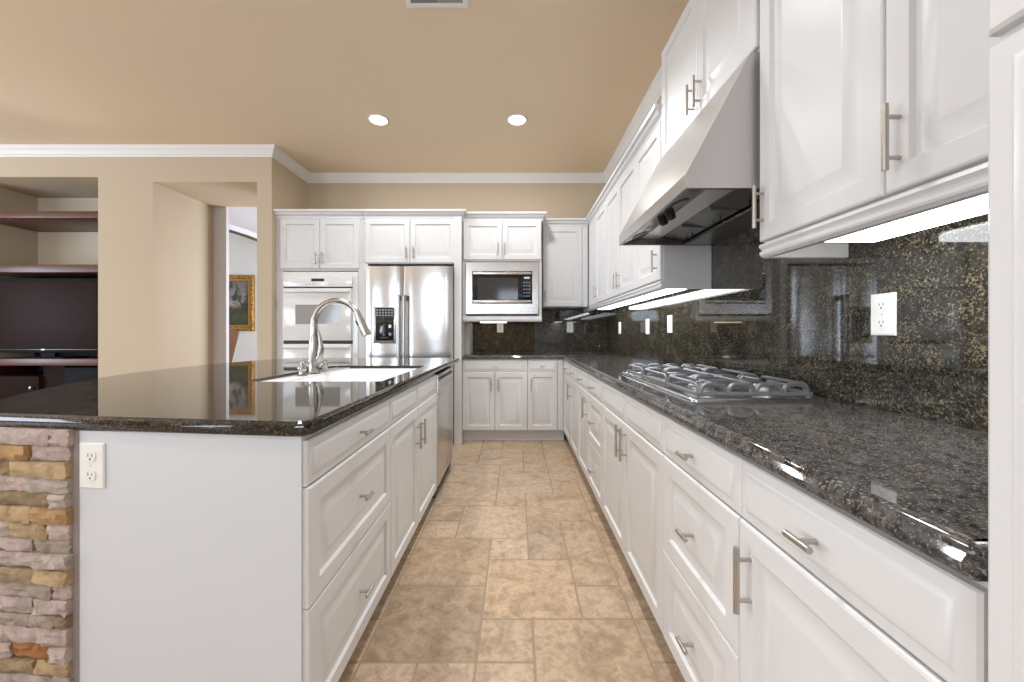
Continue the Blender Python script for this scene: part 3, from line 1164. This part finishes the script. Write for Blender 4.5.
def bowl(b, x0, x1, y0, y1):
    rings = [(rrect(x0, x1, y0, y1, .05), zr), (rrect(x0 + .006, x1 - .006, y0 + .006, y1 - .006, .05), zr - .010), (rrect(x0 + .018, x1 - .018, y0 + .018, y1 - .018, .055), zr - .17),
             (rrect(x0 + .05, x1 - .05, y0 + .05, y1 - .05, .06), zr - .19), (rrect(x0 + .15, x1 - .15, y0 + .15, y1 - .15, .02), zr - .195)]
    rows = [[b.bm.verts.new((x, y, z)) for x, y in P] for P, z in rings]
    m = len(rows[0])
    for a, c_ in zip(rows, rows[1:]):
        for i in range(m):
            j = (i + 1) % m
            b.bm.faces.new((a[i], a[j], c_[j], c_[i]))
    b.bm.faces.new(rows[-1])
    return rows[0]


r1 = bowl(b, LED, SX1 - .004, SY0 + .010, SY1 - .010)
o_ = [b.bm.verts.new((x, y, zr)) for x, y in rrect(SX0 + .001, SX1 - .001, SY0 + .001, SY1 - .001, .034)]
es = []
for L in (o_, r1):
    for i in range(len(L)):
        e = b.bm.edges.get((L[i], L[(i + 1) % len(L)])) or b.bm.edges.new((L[i], L[(i + 1) % len(L)]))
        es.append(e)
bmesh.ops.triangle_fill(b.bm, edges=es, use_beauty=True)
obj('basin', b, porcelain, SK, smooth=40)
b = B().box(SX0 + .004, LED - .002, SY0 + .006, SY1 - .006, zr + .0005, zr + .007, .003)
obj('faucet_deck', b, porcelain, SK)
for y in (2.28,):
    obj('drain', B().lathe([(0, 0), (.042, 0), (.042, .004), (.03, .006), (.03, .002), (0, .002)], ((LED + SX1) / 2, y, zr - .1955), 20), chrome, SK)

# faucet
zf = zr + .0075
FX, FYf = -1.212, 2.31
FT = thing('faucet', 'tall gooseneck pull-down faucet in satin metal at the island sink', 'faucet', (FX, FYf, zf))
obj('base', B().lathe([(0, 0), (.034, 0), (.034, .006), (.031, .012), (.0275, .02), (.029, .06), (.032, .11), (.031, .15), (.026, .20), (.0225, .225), (.0, .225)], (FX, FYf, zf), 24), chrome, FT)
obj('base_ring', B().lathe([(.0, -.0), (.0365, 0), (.0365, .005), (.0, .005)], (FX, FYf, zf), 24), gapdark, FT)
R_ = .138
pts = [(FX, FYf, zf + .22), (FX, FYf, zf + .295)]
zc_ = zf + .30
for i in range(0, 17):
    a = math.pi - math.pi * .90 * i / 16
    pts.append((FX + R_ + R_ * math.cos(a), FYf, zc_ + R_ * math.sin(a)))
obj('spout', B().tube(pts, [.0215] * 2 + [.0205 - .0045 * min(1, i / 10) for i in range(17)], 14), chrome, FT)
e0 = V(pts[-1])
dirn = (V(pts[-1]) - V(pts[-2])).normalized()
hp = [e0 - dirn * .035, e0, e0 + dirn * .03, e0 + dirn * .085, e0 + dirn * .118, e0 + dirn * .123]
hd = obj('spray_head', B().tube(hp, [.0175, .019, .022, .0265, .0275, .023], 16), chrome, FT)
b = B()
q = e0 + dirn * .025 + V((-.026, 0, -.004))
b.tube([q, q + dirn * .028], .006, 8)
obj('spray_button', b, blackp, hd)
# lever on the side away from the bowl's left, raised upward
hx, hy = FX + .030, FYf - .004
lv = [(hx - .01, hy, zf + .075), (hx + .006, hy, zf + .10), (hx + .014, hy, zf + .15), (hx + .010, hy, zf + .20), (hx + .000, hy, zf + .245), (hx - .004, hy, zf + .262)]
obj('lever', B().tube(lv, [.016, .020, .016, .011, .008, .005], 12), chrome, FT)
obj('lever_cap', B().lathe([(0, 0), (.017, 0), (.0185, .006), (.0185, .014), (.014, .019), (0, .019)], (hx - .008, hy, zf + .108), 16, 'x'), blackp, FT)


def deck_piece(name, label, y, kind):
    t = thing(name, label, kind, (FX - .004, y, zf))
    c = (FX - .004, y, zf)
    if name == 'soap_dispenser':
        obj('base', B().lathe([(0, 0), (.027, 0), (.027, .005), (.018, .010), (.0165, .024), (.024, .034), (.026, .045), (.018, .060), (.0, .060)], c, 20), chrome, t)
        p = V(c) + V((0, 0, .055))
        obj('pump_spout', B().tube([p, p + V((0, 0, .020)), p + V((.012, 0, .030)), p + V((.040, 0, .028)), p + V((.048, 0, .020))], [.010, .010, .008, .0065, .006], 10), chrome, t)
    else:
        obj('base', B().lathe([(0, 0), (.026, 0), (.026, .005), (.019, .009), (.019, .035), (.021, .040), (.021, .052), (.016, .058), (.0, .058)], c, 20), chrome, t)
        obj('vent_cap', B().lathe([(0, .058), (.010, .058), (.014, .066), (.010, .076), (0, .076)], c, 16), chrome, t)


deck_piece('soap_dispenser', 'small metal soap dispenser on the sink deck, nearer side of the faucet', 2.19, 'soap dispenser')
deck_piece('air_gap', 'small round metal air gap cap on the sink deck beyond the faucet', 2.445, 'air gap')

# ------------------------------------------------------------------ right worktop (L shape)
b = B()
WX = .487
rc = .016
outer = [(XW - .001, .4065), (XW - .001, YB - .001), (-.5655, YB - .001), (-.5655, YF - .018), (WX, YF - .018), (WX, .4065 + rc)]
for i in range(1, 6):
    a = rad(180 + 90 * i / 5)
    outer.append((WX + rc + rc * math.cos(a), .4065 + rc + rc * math.sin(a)))
OG = [(.016, ZT - .042), (.010, ZT - .041), (.003, ZT - .036), (0.0, ZT - .029), (.0005, ZT - .022), (.005, ZT - .0165), (.0075, ZT - .0135), (.0075, ZT - .011), (.010, ZT - .006), (.015, ZT - .002), (.021, ZT)]
slab(b, outer, [], ZT - .042, ZT, prof=OG)
tag(obj('granite_worktop', b, GR_TOP, None, (.7, 2.5, ZT - .042), smooth=30, flat_top=True), 'long L-shaped dark speckled granite worktop along the right and back walls', 'countertop')

# backsplashes
def splash(name, label, parts_, loc):
    b = B()
    for p in parts_:
        b.box(*p)
    tag(obj(name, b, GR_SPLASH, None, loc, smooth=0), label, 'backsplash')


splash('granite_backsplash', 'tall polished dark granite backsplash on the right wall behind the cooktop', [(XS, XW - .0005, .40, YS - .0005, ZT + .0006, 1.4425), (XS, XW - .0005, HY0 - .004, HY1 + .002, 1.4425, 1.75)], (1.095, 2.5, ZT))
splash('granite_backsplash', 'dark granite backsplash on the back wall beneath the microwave', [(-.5655, XW - .0005, YS, YB - .0005, ZT + .0006, 1.4425)], (.2, 4.61, ZT))
obj_ = B().box(-.5655, -.515, YS - .31, YS - .001, ZT + .0006, 1.2705)
obj('side_panel', obj_, white, bpy.data.objects['microwave_cabinet'])

# outlets
go = 'white wall outlets'


def plate(name, label, M, duplex=True, w_=.077, h_=.124, rocker=False, grp=go):
    """M(u, n, z) centred on the plate"""
    t = thing(name, label, 'outlet' if duplex else 'switch', M(0, 0, 0), grp)
    obj('cover_plate', B().panel(-w_ / 2, w_ / 2, -h_ / 2, h_ / 2, [(0, .0004), (0, .003), (.003, .006), (.008, .0062)], M), plate_white, t)
    if duplex:
        for s_ in (1, -1):
            zc = .026 * s_
            poly = []
            for k in range(20):
                a = 2 * math.pi * k / 20
                poly.append((.0165 * math.cos(a), zc + max(-.0135, min(.0135, .0168 * math.sin(a)))))
            r_ = obj('receptacle', B().prism(poly, .0063, .0085, M=lambda a, c_, z: M(a, z, c_)), plate_white, t)
            b = B()
            b.box(-.0072, -.0050, .0086, .0089, zc + .000, zc + .0085, M=M)
            b.box(.0050, .0072, .0086, .0089, zc + .000, zc + .0075, M=M)
            b.prism([(.0026 * math.cos(k * .7854), zc - .0065 + .003 * math.sin(k * .7854)) for k in range(8)], .0086, .0089, M=lambda a, c_, z: M(a, z, c_))
            obj('socket_slot', b, slot, r_)
        obj('screw', B().lathe([(0, 0), (.0028, 0), (.0022, .0012), (0, .0012)], M(0, .0063, 0), 10, 'y' if abs((M(0, 1, 0) - M(0, 0, 0)).y) > .5 else 'x'), nickel, t)
    elif rocker:
        obj('rocker', B().box(-.016, .016, .0063, .0095, -.033, .033, .002, M=M), plate_white, t)
    return t


wallM = lambda y, z: (lambda u, n, z2: V((XS - n, y + u, z + z2)))
backM = lambda x, z: (lambda u, n, z2: V((x + u, YS - n, z + z2)))
plate('wall_outlet', 'white duplex outlet on the granite near the tall pantry cabinet', wallM(1.135, 1.204))
plate('wall_outlet', 'white duplex outlet on the right granite just beyond the cooktop', wallM(2.71, 1.215))
plate('light_switch', 'white rocker switch on the right granite, third plate from the pantry', wallM(3.17, 1.205), False, rocker=True, grp='white switch plates')
plate('light_switch', 'white rocker switch on the right granite close to the back corner', wallM(4.02, 1.205), False, rocker=True, grp='white switch plates')
plate('wall_outlet', 'white outlet on the back granite right of the microwave', backM(.645, 1.222))
plate('wall_outlet', 'white outlet on the back granite directly beneath the microwave', backM(-.188, 1.222))
fM = lambda u, n, z2: A0 + FA * (.6255 - u) + FN * n + V((0, 0, .784 + z2))
plate('island_outlet', 'white duplex outlet on the island end panel beside the stone', fM, True, .077, .125)

# under-cabinet lights
gl = 'under-cabinet lights on the right'


def ucl(label, y0, y1, x0=.865, x1=.985, z=ZU0 - .0006, lens=tubelight, power=None):
    t = thing('under_cabinet_light', label, 'light', ((x0 + x1) / 2, (y0 + y1) / 2, z - .04), gl)
    obj('housing', B().box(x0 - .006, x1 + .010, y0 - .008, y1 + .008, z - .018, z, .003), plate_white, t)
    obj('lens', B().box(x0, x1, y0, y1, z - .042, z - .0185, .010, seg=3), lens, t)
    return t


ucl('long glowing white fluorescent light under the near wall cabinet', .43, 1.072, .842, 1.0)
ucl('glowing white fluorescent light under the wall cabinet next to the hood', 2.20, 2.86, .850, .985)
ucl('glowing white fluorescent light under the paired-handle wall cabinet, second past hood', 2.90, 3.42, .850, .985)
ucl('glowing white fluorescent light under the far corner wall cabinet', 3.50, 4.05, .850, .985)
t = thing('under_cabinet_light', 'short warm light strip under the microwave cabinet', 'light', (-.25, 4.42, 1.27))
obj('housing', B().box(-.42, -.10, 4.39, 4.45, 1.285, 1.2995), plate_white, t)
obj('lens', B().box(-.41, -.11, 4.395, 4.445, 1.272, 1.2848, .004), warmtube, t)

# ------------------------------------------------------------------ range hood
HD = thing('range_hood', 'sloped stainless steel range hood over the gas cooktop', 'range hood', (.85, 1.7, 1.636))
ZL0, ZL1 = 1.634, 1.684
XL = .569
y0, y1 = HY0 + .008, HY1 - .002
t_ = .012
# outer shell: side profile extruded as sheet with open underside
side = [(XL, ZL0), (XL, ZL1), (.785, 2.088), (XS - .001, 2.088), (XS - .001, ZL0)]
b = B()
b.loops([[V((x, y0, z)) for x, z in side], [V((x, y1, z)) for x, z in side]], cap=False, closed=False)
# (front, slope, top, back) as one skin; then the sides with thickness
sk = B()
pr_out = [(XL, ZL0), (XL, ZL1), (.785, 2.088), (XS - .001, 2.088)]
pr_in = [(XS - .001, 2.076), (.792, 2.076), (XL + .012, ZL1 - .004), (XL + .012, ZL0)]
sk.loops([[V((x, y0, z)) for x, z in pr_out + pr_in], [V((x, y1, z)) for x, z in pr_out + pr_in]])
b.bm.free()
obj('canopy', sk, ST_V, HD, smooth=15)
for ya, yb in ((y0 - .002, y0 - .0002), (y1 + .0002, y1 + .002)):
    b = B()
    b.loops([[V((x, ya, z)) for x, z in side], [V((x, yb, z)) for x, z in side]])
    obj('side_panel', b, ST_H if False else mat('hood_side_steel', (0.60, 0.57, 0.57), 0.42, 0.85), HD, smooth=15)
# underside tray
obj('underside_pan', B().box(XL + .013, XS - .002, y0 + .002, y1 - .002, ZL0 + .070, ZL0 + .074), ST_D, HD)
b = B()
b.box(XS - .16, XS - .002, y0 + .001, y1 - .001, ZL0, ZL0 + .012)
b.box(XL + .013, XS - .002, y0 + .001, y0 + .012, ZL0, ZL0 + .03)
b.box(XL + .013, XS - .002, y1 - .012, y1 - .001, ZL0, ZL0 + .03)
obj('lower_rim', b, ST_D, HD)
# inclined bright control strip behind the front lip
b = B()
P0 = [(XL + .013, ZL0 + .004), (XL + .115, ZL0 + .040), (XL + .118, ZL0 + .036), (XL + .013, ZL0 + .0005)]
b.loops([[V((x, y0 + .013, z)) for x, z in P0], [V((x, y1 - .013, z)) for x, z in P0]])
obj('control_strip', b, steel('hood_control_steel', (0.55, 0.55, 0.54), 0.22, 0), HD)
b = B()
P1 = [(XL + .119, ZL0 + .037), (XL + .215, ZL0 + .037), (XL + .215, ZL0 + .033), (XL + .119, ZL0 + .033)]
b.loops([[V((x, y0 + .013, z)) for x, z in P1], [V((x, y1 - .013, z)) for x, z in P1]])
obj('lamp_panel', b, mat('hood_lamp_panel_steel', (0.78, 0.78, 0.78), 0.3, 0.6), HD)
# baffle filters
nf = 3
fy = (y1 - y0 - .03) / nf
for i in range(nf):
    a0, a1 = y0 + .015 + i * fy + .004, y0 + .015 + (i + 1) * fy - .004
    b = B()
    xa, xb, za, zb_ = XL + .222, XS - .165, ZL0 + .036, ZL0 + .020
    b.loops([[V((xa, a0, za)), V((xb, a0, zb_)), V((xb, a1, zb_)), V((xa, a1, za))], [V((xa, a0, za + .012)), V((xb, a0, zb_ + .012)), V((xb, a1, zb_ + .012)), V((xa, a1, za + .012))]])
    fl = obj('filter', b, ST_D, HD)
    if i:
        obj('filter_divider', B().box(xa, xb, a0 - .006, a0 - .002, zb_ - .001, za + .002), traym, HD)
    b = B()
    yc = (a0 + a1) / 2
    b.tube([(xb - .030, yc - .03, zb_ + .002), (xb - .030, yc - .03, zb_ - .012), (xb - .030, yc + .03, zb_ - .012), (xb - .030, yc + .03, zb_ + .002)], .003, 8)
    obj('filter_pull', b, blackp, fl)
for yk in (1.615, 1.695):
    p = V((XL + .075, yk, ZL0 + .024))
    d = V((.33, 0, -.94)).normalized()
    obj('knob', B().tube([p, p + d * .006, p + d * .030, p + d * .034], [.020, .019, .017, .012], 16), blackp, HD)
for yk in (1.47, 1.95):
    p = V((XL + .055, yk, ZL0 + .0175))
    d = V((.33, 0, -.94)).normalized()
    lm = obj('lamp_ring', B().tube([p, p + d * .004, p + d * .006], [.036, .036, .030], 24), blackp, HD)
    obj('lamp_lens', B().tube([p + d * .0062, p + d * .0075], [.026, .024], 20), greyglass, lm)
obj('switch', B().box(XL + .045, XL + .070, 1.815, 1.845, ZL0 + .006, ZL0 + .018, .003), plate_white, HD)
# filler behind the hood's top (boxed chimney space up to the cabinet)

# ------------------------------------------------------------------ gas cooktop
CT = thing('gas_cooktop', 'stainless steel five-burner gas cooktop with heavy grey grates in the right worktop', 'cooktop', (.83, 1.75, ZT))
tx0, tx1, ty0, ty1 = .592, 1.052, 1.295, 2.205
b = B()
LS = []
for ins, z in ((0, .0006), (0, .004), (.004, .008), (.016, .009), (.024, .0055), (.05, .0045)):
    LS.append([V((x, y, ZT + z)) for x, y in rrect(tx0 + ins, tx1 - ins, ty0 + ins, ty1 - ins, .03 - ins * .3)])
b.loops(LS)
obj('tray', b, traym, CT, smooth=35)
burners = [(.705, 1.47, .046), (.945, 1.47, .038), (.705, 2.05, .040), (.945, 2.05, .046), (.85, 1.76, .056)]
for x, y, r in burners:
    bb = obj('burner', B().lathe([(0, .0), (r * 1.25, .0), (r * 1.2, .006), (r * 1.0, .010), (r * .98, .020), (0, .020)], (x, y, ZT + .005), 24), mat('burner_alloy', (0.62, 0.62, 0.63), 0.35, 0.9), CT)
    obj('burner_cap', B().lathe([(0, .0), (r * .92, .0), (r * .94, .005), (r * .8, .010), (0, .011)], (x, y, ZT + .0255), 24), mat('burner_cap_enamel', (0.30, 0.30, 0.32), 0.3, 0.4), CT)


def flat_arch(b, pts, wdt, thick_dir, h):
    pass


def bar(b, p, q, w_, h_):
    """square bar with rounded section between two points, p and q are centres"""
    p, q = V(p), V(q)
    t = (q - p).normalized()
    up = V((0, 0, 1))
    if abs(t.z) > .95:
        up = V((1, 0, 0))
    s_ = t.cross(up).normalized() * w_ / 2
    u_ = s_.cross(t).normalized() * h_ / 2
    f = .55
    sec = [s_ + u_ * f, s_ * f + u_, -s_ * f + u_, -s_ + u_ * f, -s_ - u_ * f, -s_ * f - u_, s_ * f - u_, s_ - u_ * f]
    b.loops([[p + k for k in sec], [q + k for k in sec]])


def path_bar(b, pts, w_, h_, side):
    """flat strap following pts (in a vertical plane); side = unit horizontal normal of that plane"""
    pts = [V(p) for p in pts]
    s_ = V(side) * w_ / 2
    LS = []
    for i, p in enumerate(pts):
        if i == 0:
            t = pts[1] - p
        elif i == len(pts) - 1:
            t = p - pts[i - 1]
        else:
            t = (pts[i + 1] - p).normalized() + (p - pts[i - 1]).normalized()
        t.normalize()
        u_ = t.cross(V(side)).normalized() * h_ / 2
        f = .6
        LS.append([p + s_ + u_ * f, p + s_ * f + u_, p - s_ * f + u_, p - s_ + u_ * f, p - s_ - u_ * f, p - s_ * f - u_, p + s_ * f - u_, p + s_ - u_ * f])
    b.loops(LS)


def grate(y0, y1, cs):
    b = B()
    x0, x1 = tx0 + .030, tx1 - .030
    zt, zb = ZT + .052, ZT + .019
    for y in (y0 + .008, y1 - .008):
        bar(b, (x0, y, zb), (x1, y, zb), .014, .013)
    for x in (x0 + .006, x1 - .006):
        bar(b, (x, y0 + .004, zb), (x, y1 - .004, zb), .014, .013)
    for x in (x0 + .01, x1 - .01):
        for y in (y0 + .01, y1 - .01):
            b.lathe([(0, 0), (.007, 0), (.006, .013), (0, .013)], (x, y, ZT + .0055), 10)

    def hoop(axis, c, a0, a1, r=.026, w_=.017, h_=.013, foot=True):
        mk = (lambda s_, z: (c, s_, z)) if axis == 'y' else (lambda s_, z: (s_, c, z))
        pts = [mk(a0, zb)] if foot else [mk(a0, zt - .022)]
        pts.append(mk(a0, zt - r)) if foot else None
        for k in range(1, 6):
            a = math.pi - math.pi / 2 * k / 5
            pts.append(mk(a0 + r + r * math.cos(a), zt - r + r * math.sin(a)))
        for k in range(0, 5):
            a = math.pi / 2 - math.pi / 2 * k / 5
            pts.append(mk(a1 - r + r * math.cos(a), zt - r + r * math.sin(a)))
        pts.append(mk(a1, zt - r))
        pts.append(mk(a1, zb))
        path_bar(b, pts, w_, h_, (1, 0, 0) if axis == 'y' else (0, 1, 0))

    # row of four cast arches at each end
    xs_ = [x0 + .012, x0 + .108, x0 + .204, x0 + .300, x1 - .010]
    for y in (y0 + .010, y1 - .010):
        for a0, a1 in zip(xs_, xs_[1:]):
            hoop('x', y, a0 + .006, a1 - .006)
    # long straps joining the ends
    for x in (x0 + .012, (x0 + x1) / 2, x1 - .012):
        hoop('y', x, y0 + .014, y1 - .014, .022, .013, .010)
    # pan fingers reaching over each burner
    for (cx, cy) in cs:
        bar(b, (cx, y0 + .02, zt - .004), (cx, cy - .026, zt - .004), .011, .010)
        bar(b, (cx, cy + .026, zt - .004), (cx, y1 - .02, zt - .004), .011, .010)
        bar(b, (max(x0 + .012, cx - .11), cy, zt - .004), (cx - .026, cy, zt - .004), .011, .010)
        bar(b, (cx + .026, cy, zt - .004), (min(x1 - .012, cx + .11), cy, zt - .004), .011, .010)
    return b


gy = [ty0 + .028, 1.605, 1.915, ty1 - .035]
obj('grate', grate(gy[0], gy[1] - .003, [(.705, 1.47), (.945, 1.47)]), grate_m, CT)
obj('grate', grate(gy[1], gy[2] - .003, [(.85, 1.76)]), grate_m, CT)
obj('grate', grate(gy[2], gy[3], [(.705, 2.05), (.945, 2.05)]), grate_m, CT)
for i in range(5):
    y = 1.62 + i * .07
    kn = obj('knob', B().lathe([(0, 0), (.017, 0), (.016, .014), (.012, .018), (0, .018)], (.648, y, ZT + .006), 18), nickel, CT)

# ------------------------------------------------------------------ ceiling things
gcan = 'recessed ceiling lights'


def can(label, x, y, power):
    t = thing('recessed_light', label, 'light', (x, y, ZC - .012), gcan)
    obj('trim_ring', B().lathe([(.073, -.003), (.076, -.008), (.086, -.006), (.090, -.0008), (.073, -.0008)], (x, y, ZC), 32), trim_white, t)
    obj('lens', B().lathe([(0, -.006), (.071, -.006), (.072, -.001), (0, -.001)], (x, y, ZC), 32), canlens, t)
    l = bpy.data.lights.new('can_and_fill', 'AREA')
    l.shape = 'DISK'
    l.size = .16
    l.energy = power
    l.color = (0.92, 0.95, 0.98)
    l.spread = rad(180)
    o = bpy.data.objects.new('can_and_fill', l)
    o.location = (x, y, ZC - .02)
    COL.objects.link(o)


can('round recessed ceiling light toward the left, above the island', -1.22, 3.416, 11)
can('round recessed ceiling light above the aisle at the middle of the photo', .01, 3.416, 15)
for (x, y) in ((-1.22, 2.02), (.01, 2.02), (-1.22, .4), (-4.6, .9), (-3.4, -.4), (-.6, -1.2)):  # unseen bare lamps; aisle one read from ceiling glow, others added to fill
    l = bpy.data.lights.new('can_and_fill', 'AREA')
    l.shape = 'DISK'
    l.size = .2
    l.energy = 14 if (x, y) == (.01, 2.02) else 9
    l.color = (0.92, 0.95, 0.98)
    l.spread = rad(112 if x == .01 else 145)
    o = bpy.data.objects.new('can_and_fill', l)
    o.location = (x, y, ZC - .02)
    COL.objects.link(o)

VT = thing('ceiling_vent', 'white air vent register set in the tan ceiling', 'vent', (-.455, 2.18, ZC - .01))
vx0, vx1, vy0, vy1 = -.632, -.272, 2.040, 2.238
b = B()
LS = []
for ins, z in ((0, -.0008), (.0, -.004), (.006, -.008), (.026, -.008), (.030, -.004), (.030, -.0008)):
    LS.append([V((x, y, ZC + z)) for x, y in ((vx0 + ins, vy0 + ins), (vx1 - ins, vy0 + ins), (vx1 - ins, vy1 - ins), (vx0 + ins, vy1 - ins))])
b.loops(LS, cap=False)
obj('frame', b, trim_white, VT, smooth=20)
obj('duct_back', B().box(vx0 + .03, vx1 - .03, vy0 + .03, vy1 - .03, ZC - .0018, ZC - .0008), gapdark, VT)
b = B()
k = 26
for i in range(k):
    x = vx0 + .034 + (vx1 - vx0 - .068) * i / (k - 1)
    s_ = -.003 if i < k / 2 else .003
    b.hexa([(x - .0012, vy0 + .03, ZC - .007), (x + .0012, vy0 + .03, ZC - .007), (x + .0012, vy1 - .03, ZC - .007), (x - .0012, vy1 - .03, ZC - .007),
            (x - .0012 + s_, vy0 + .03, ZC - .002), (x + .0012 + s_, vy0 + .03, ZC - .002), (x + .0012 + s_, vy1 - .03, ZC - .002), (x - .0012 + s_, vy1 - .03, ZC - .002)])
obj('slat', b, trim_white, VT, smooth=0)

# ------------------------------------------------------------------ entertainment niche
b = B().box(-5.648, -4.279, 3.985, 4.548, 2.345, 2.415, .003)
tag(obj('wall_shelf', b, cherry, None, (-4.96, 4.26, 2.345)), 'thick reddish-brown wooden shelf high in the left wall niche', 'shelf')
MC = thing('media_cabinet', 'reddish-brown wooden media cabinet with open bays inside the left niche', 'cabinet', (-4.96, 4.26, 0))
obj('top_shelf', B().box(-5.648, -4.279, 3.985, 4.540, 1.782, 1.862, .003), cherry, MC)
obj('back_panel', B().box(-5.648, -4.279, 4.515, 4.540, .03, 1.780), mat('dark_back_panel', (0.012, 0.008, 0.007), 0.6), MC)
obj('tv_shelf', B().box(-5.648, -4.279, 3.985, 4.513, .815, .885, .003), cherry, MC)
obj('side_post', B().box(-4.322, -4.279, 3.985, 4.513, 0, .814, .002), cherry, MC)
obj('side_post', B().box(-5.648, -5.605, 3.985, 4.513, 0, .814, .002), cherry, MC)
for x0, x1 in ((-5.603, -4.985), ):
    for z0, z1 in ((.425, .700), (.14, .415)):
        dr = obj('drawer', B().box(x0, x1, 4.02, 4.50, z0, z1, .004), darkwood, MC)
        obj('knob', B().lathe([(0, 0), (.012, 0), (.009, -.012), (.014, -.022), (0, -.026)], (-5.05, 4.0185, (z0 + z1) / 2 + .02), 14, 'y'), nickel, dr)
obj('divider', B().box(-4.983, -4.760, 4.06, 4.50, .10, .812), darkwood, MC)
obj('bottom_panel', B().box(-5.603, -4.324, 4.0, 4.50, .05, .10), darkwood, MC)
bx = thing('media_box', 'black electronics box in the lower bay of the media cabinet', 'electronics', (-4.55, 4.25, .42))
obj('case', B().box(-4.752, -4.345, 4.05, 4.45, .48, .79, .005), blackm, bx)
obj('face_plate', B().box(-4.735, -4.362, 4.0455, 4.0498, .50, .77, .001), blackm, bx)
obj('foot', B().box(-4.74, -4.36, 4.08, 4.43, .102, .4798, .0), blackp, bx)
TV = thing('television', 'flat black television switched off inside the left niche', 'television', (-4.98, 4.1, .886))
obj('bezel', B().box(-5.545, -4.400, 4.08, 4.14, .945, 1.735, .008), blackm, TV)
obj('screen', B().box(-5.505, -4.440, 4.0765, 4.0798, .992, 1.700, .001), tvscr, TV)
obj('accent_strip', B().box(-5.50, -4.44, 4.072, 4.0798, .975, .981, .001), mat('tv_accent', (0.16, 0.15, 0.16), 0.3, 0.6), TV)
obj('logo', B().box(-5.02, -4.985, 4.0705, 4.0718, .972, .983), mat('tv_logo', (0.6, 0.6, 0.6), 0.3, 0.3), TV)
obj('neck', B().box(-5.05, -4.90, 4.09, 4.13, .90, .944), blackm, TV)
obj('stand', B().box(-5.25, -4.70, 4.0, 4.25, .8855, .90, .006), blackm, TV)

# ------------------------------------------------------------------ dining room seen through the passage
PF = thing('framed_painting', 'landscape painting in an ornate gold frame on the white hall wall', 'painting', (-5.45, 7.48, 1.15))
px0, px1, pz0, pz1 = -5.93, -5.085, 1.195, 2.285
b = B()
LS = []
for ins, d in ((0, .0008), (0, .02), (.02, .045), (.06, .05), (.085, .030), (.085, .0008)):
    LS.append([V((px0 + ins, 7.5 - d, pz0 + ins)), V((px1 - ins, 7.5 - d, pz0 + ins)), V((px1 - ins, 7.5 - d, pz1 - ins)), V((px0 + ins, 7.5 - d, pz1 - ins))])
b.loops(LS, cap=False)
obj('frame', b, gilt, PF, smooth=20)
b = B()
LS = []
for ins, d in ((.0855, .0008), (.0855, .034), (.10, .040), (.118, .020), (.118, .0008)):
    LS.append([V((px0 + ins, 7.5 - d, pz0 + ins)), V((px1 - ins, 7.5 - d, pz0 + ins)), V((px1 - ins, 7.5 - d, pz1 - ins)), V((px0 + ins, 7.5 - d, pz1 - ins))])
b.loops(LS, cap=False)
obj('inner_band', b, giltplain, PF, smooth=20)
obj('canvas', B().box(px0 + .12, px1 - .12, 7.488, 7.4985, pz0 + .12, pz1 - .12), canvas, PF)

CH = thing('dining_chair', 'brown upholstered dining chair beneath the framed painting in the hall', 'chair', (-5.31, 6.60, 0))
cx, cy = -5.31, 6.60
tilt = .16
b = B()
BK = [V((cx + .20, cy - .28, .50)), V((cx + .20, cy + .24, .50)), V((cx + .235, cy + .24, .50)), V((cx + .235, cy - .28, .50)),
      V((cx + .20 + tilt, cy - .28, 1.21)), V((cx + .20 + tilt, cy + .24, 1.21)), V((cx + .245 + tilt, cy + .24, 1.20)), V((cx + .245 + tilt, cy - .28, 1.20))]
v_, fs = b.hexa(BK)
bmesh.ops.bevel(b.bm, geom=list({e for f in fs for e in f.edges}), offset=.012, segments=2, profile=.5, affect='EDGES')
obj('backrest', b, leather, CH)
obj('seat', B().box(cx - .25, cx + .22, cy - .28, cy + .24, .42, .50, .02), leather, CH)
for sx in (-.22, .19):
    for sy in (-.25, .20):
        obj('leg', B().box(cx + sx, cx + sx + .04, cy + sy, cy + sy + .04, 0, .425, .004), darkwood, CH)
